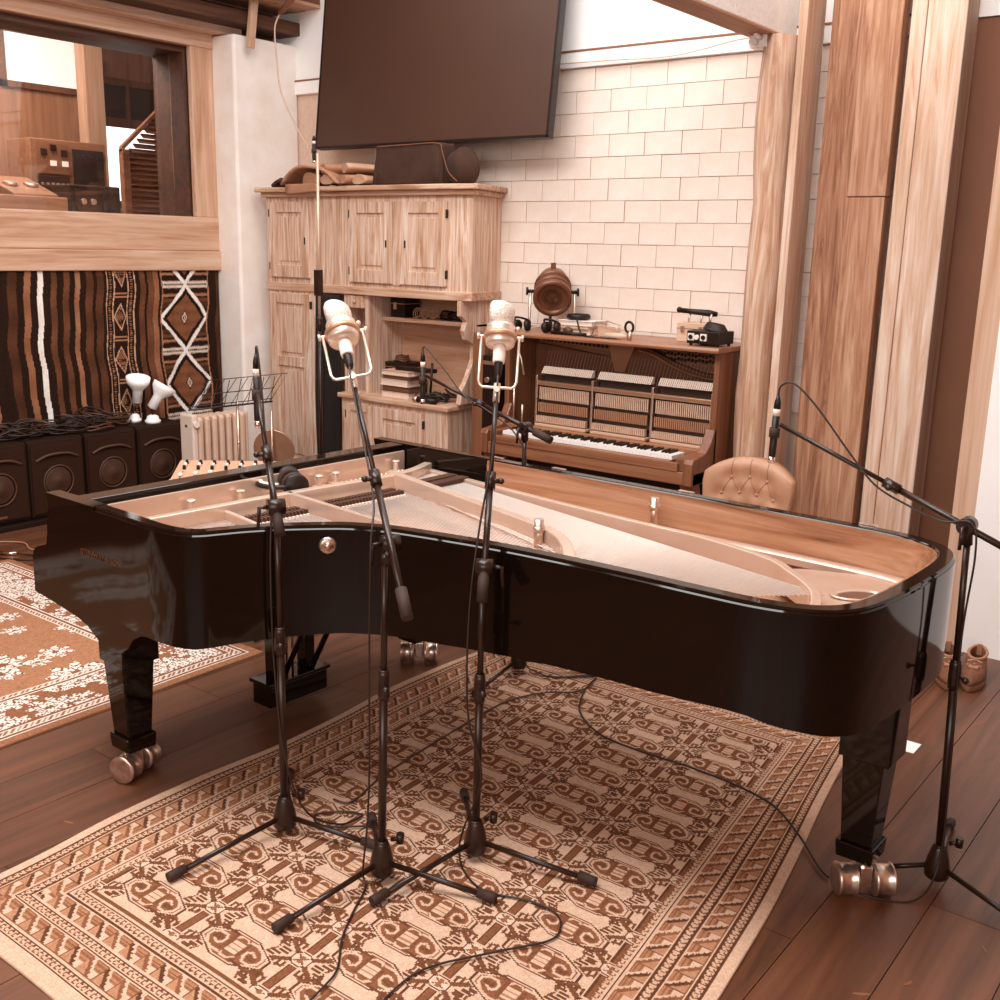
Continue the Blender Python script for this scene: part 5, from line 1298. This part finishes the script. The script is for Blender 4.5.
# mixing desk on a small table
mx = thing('mixing_desk', 'pale mixing desk with rows of knobs behind the grand piano keyboard', 'mixer', (-4.7, 3.65, .58))
e_ = V(.755, .656, 0); dpt = V(-.49, .565, .16).normalized(); up3 = e_.cross(dpt).normalized()
O_ = V(-4.80, 3.345, .60)
MM = Matrix((e_, (up3.cross(e_)).normalized(), up3)).transposed().to_4x4(); MM.translation = O_
def mk(): m = B(); m.M = MM; return m
mk().box(0, .62, 0, .29, -.05, 0).build('case', plain('mixer_case', .62, .5), mx, .006)
mk().box(.005, .615, .005, .285, 0, .003).build('panel', plain('mixer_panel', .64, .5), mx)
mk().box(0, .62, -.004, .022, -.04, .006).build('front_lip', plain('mixer_lip', .84, .5), mx, .003)
kb = [(.06+.075*i, .06+.0*i) for i in range(7)]
for i in range(8):
    a = .05+.075*i
    mk().box(a-.003, a+.003, .04, .13, .003, .0045).build('fader_slot', M_blackmat, mx)
    mk().box(a-.011, a+.011, .06+.02*(i % 3), .085+.02*(i % 3), .0045, .018).build('fader', plain('fader_white', .88, .5), mx, .003)
    for b in (.165, .2, .24): mk().cyl((a, b, .003), (a, b, .024), .010, .008, n=10).build('knob', M_blackmat if b != .2 else plain('fader_white', .88), mx)
tt = thing('side_table', 'small dark table under the mixing desk', 'table', (-4.75, 3.7, 0))
MT = Matrix((e_, V(-.656, .755, 0), V(0, 0, 1))).transposed().to_4x4(); MT.translation = V(-4.80, 3.36, 0)
def mkt(): m = B(); m.M = MT; return m
mkt().box(-.02, .64, .0, .36, .50, .53).build('table_top', M_blackmat, tt, .004)
mkt().box(.05, .57, .10, .26, .53, .552).build('riser', M_blackmat, tt)
for a in (.0, .62):
    for b in (.03, .33): mkt().box(a-.015, a+.015, b-.015, b+.015, .0085, .50).build('leg', M_blackmat, tt)

# ================================================================ tufted chair behind the piano
ch = thing('tufted_chair', 'tan button-tufted chair behind the tail of the grand piano', 'chair', (-2.15, 4.72, 0))
M_lea = plain('tan_leather', .56, .45, 0, .04, 10, .15)
def backpt(u, v, f):
    x_ = (u-.5)*2; top = .885-.085*abs(x_)**2.6; z_ = .46+(top-.46)*v
    wd = .205+.035*v-.012*max(0, v-.85)/.15
    dep = .0
    if f:
        dep = .035*(1-x_**4)*(1-(2*v-1)**6)
        for bu, bv in BUT: dep -= .022*math.exp(-(((u-bu)*.5/.045)**2+((v-bv)*.42/.04)**2))
    yb = 4.82+.03*v-.05*x_**2+.0
    return (-2.15+x_*wd, yb-(.03+dep if f else -.03), z_)
BUT = [(.30, .78), (.50, .79), (.70, .78), (.20, .60), (.40, .60), (.60, .60), (.80, .60), (.30, .40), (.5, .40), (.70, .40)]
m = B(); m.grid(48, 36, lambda u, v: backpt(u, v, True)); n0 = 49*37
m2 = B(); m2.grid(48, 36, lambda u, v: backpt(u, v, False))
m.add(m2.v, [tuple(reversed(f)) for f in m2.f], True)
ed = [i for i in range(49)]+[j*49+48 for j in range(1, 37)]+[36*49+48-i for i in range(1, 49)]+[(36-j)*49 for j in range(1, 36)]
m.f += [(ed[k], n0+ed[k], n0+ed[(k+1) % len(ed)], ed[(k+1) % len(ed)]) for k in range(len(ed))]; m.sm += [True]*len(ed)
bk = m.build('backrest', M_lea, ch)
for bu, bv in BUT:
    x_, y_, z_ = backpt(bu, bv, True); B().ball((x_, y_-.002, z_), .009, 10, (1, .6, 1)).build('button', M_lea, bk)
for bu in (.3, .5, .7):
    B().tube([V(*backpt(bu, .79+.2*k/6, True))+V(0, -.001, 0) for k in range(7)], .0016, 5).build('tuft_crease', plain('crease', .47, .7), bk)
for a, b in ((0, 4), (4, 1), (1, 5), (5, 2), (3, 0), (2, 6)):
    p0, p1 = BUT[a], BUT[b]; B().tube([V(*backpt(p0[0]+(p1[0]-p0[0])*k/6, p0[1]+(p1[1]-p0[1])*k/6, True))+V(0, -.001, 0) for k in range(7)], .0016, 5).build('tuft_crease', plain('crease', .47, .7), bk)
B().prism([(-2.38, 4.45), (-1.92, 4.45), (-1.94, 4.82), (-2.36, 4.82)], .38, .47).build('seat', M_lea, ch, .03, 4)
for a in (-2.34, -1.96):
    for b in (4.49, 4.79): B().frust((a, b, .0), (.028, .028), (a, b, .39), (.042, .042)).build('leg', M_ub, ch)

# ================================================================ shoes, a card on the floor
def shoe(label, loc, rz):
    t = thing('shoe', label, 'shoe', loc, rz, group='worn shoes by the white wall', local=True)
    def outline(y):                                     # y from heel (0) to toe (1): half width
        return .036+.012*math.sin(min(1, y*1.1)*PI)-(.018*max(0, (y-.8)/.2)**2)
    N = 24
    def ring(sc, z, y0=0., y1=1., h=0):
        r = []
        for i in range(N):
            a = 2*PI*i/N; yy = .5-.5*math.cos(a); w_ = outline(yy)*sc*abs(math.sin(a))**.6*(1 if a < PI else -1)
            r.append((w_, -(y0+(y1-y0)*yy)*.28+.08, z))
        return r
    def loft(rings, cap=True):
        m = B(); vs = sum(rings, []); k = len(rings)
        fs = [(j*N+i, j*N+(i+1) % N, (j+1)*N+(i+1) % N, (j+1)*N+i) for j in range(k-1) for i in range(N)]
        if cap: fs += [tuple(range(N)), tuple(range((k-1)*N, k*N))]
        m.add(vs, fs, True); return m
    loft([ring(1.1, 0), ring(1.14, .008), ring(1.12, .03, -.01, 1.01), ring(1.04, .034)]).build('sole', plain('shoe_sole', .34, .7), t)
    def tilt(r, k): return [(x_, y_, z_+max(0, (y_+.02))*k) for x_, y_, z_ in r]
    up1 = [ring(1.05, .03), ring(1.04, .05, 0, .98), ring(.95, .07, 0.0, .86), ring(.86, .084, .0, .68), tilt(ring(.80, .097, .0, .55), .12), tilt(ring(.80, .108, -.01, .48), .18)]
    loft(up1, False).build('upper', plain('shoe_upper', .32, .8, 0, .06, 25, .3), t, solid=.006)
    B().tube([(x_, y_, z_) for x_, y_, z_ in tilt(ring(.80, .110, -.01, .48), .18)], .007, 8, True).build('collar', plain('shoe_collar', .5, .8), t)
    B().prism([(-.02, -.04), (.02, -.04), (.02, -.12), (-.02, -.12)], .085, .092).build('tongue', plain('shoe_collar', .60), t)
    for k in range(4): B().tube([(-.03, -.055-.022*k, .098-.012*k), (0, -.058-.022*k, .108-.012*k), (.03, -.055-.022*k, .098-.012*k)], .003, 6).build('lace', plain('shoe_lace', .7, .8), t)
    bx(-.012, .012, .072, .080, .085, .14).build('pull_tab', plain('shoe_collar', .60), t, .003)
    return t
shoe('left worn sneaker of the pair on the floor by the white wall', (-1.165, 4.90, .0005), .3)
shoe('right worn sneaker of the pair on the floor by the white wall', (-1.055, 4.95, .0005), .12)
bx(-1.14, -1.03, 3.99, 4.09, .0005, .002).build('paper_card', M_white, label='small white card on the floor behind the tail leg', cat='card')
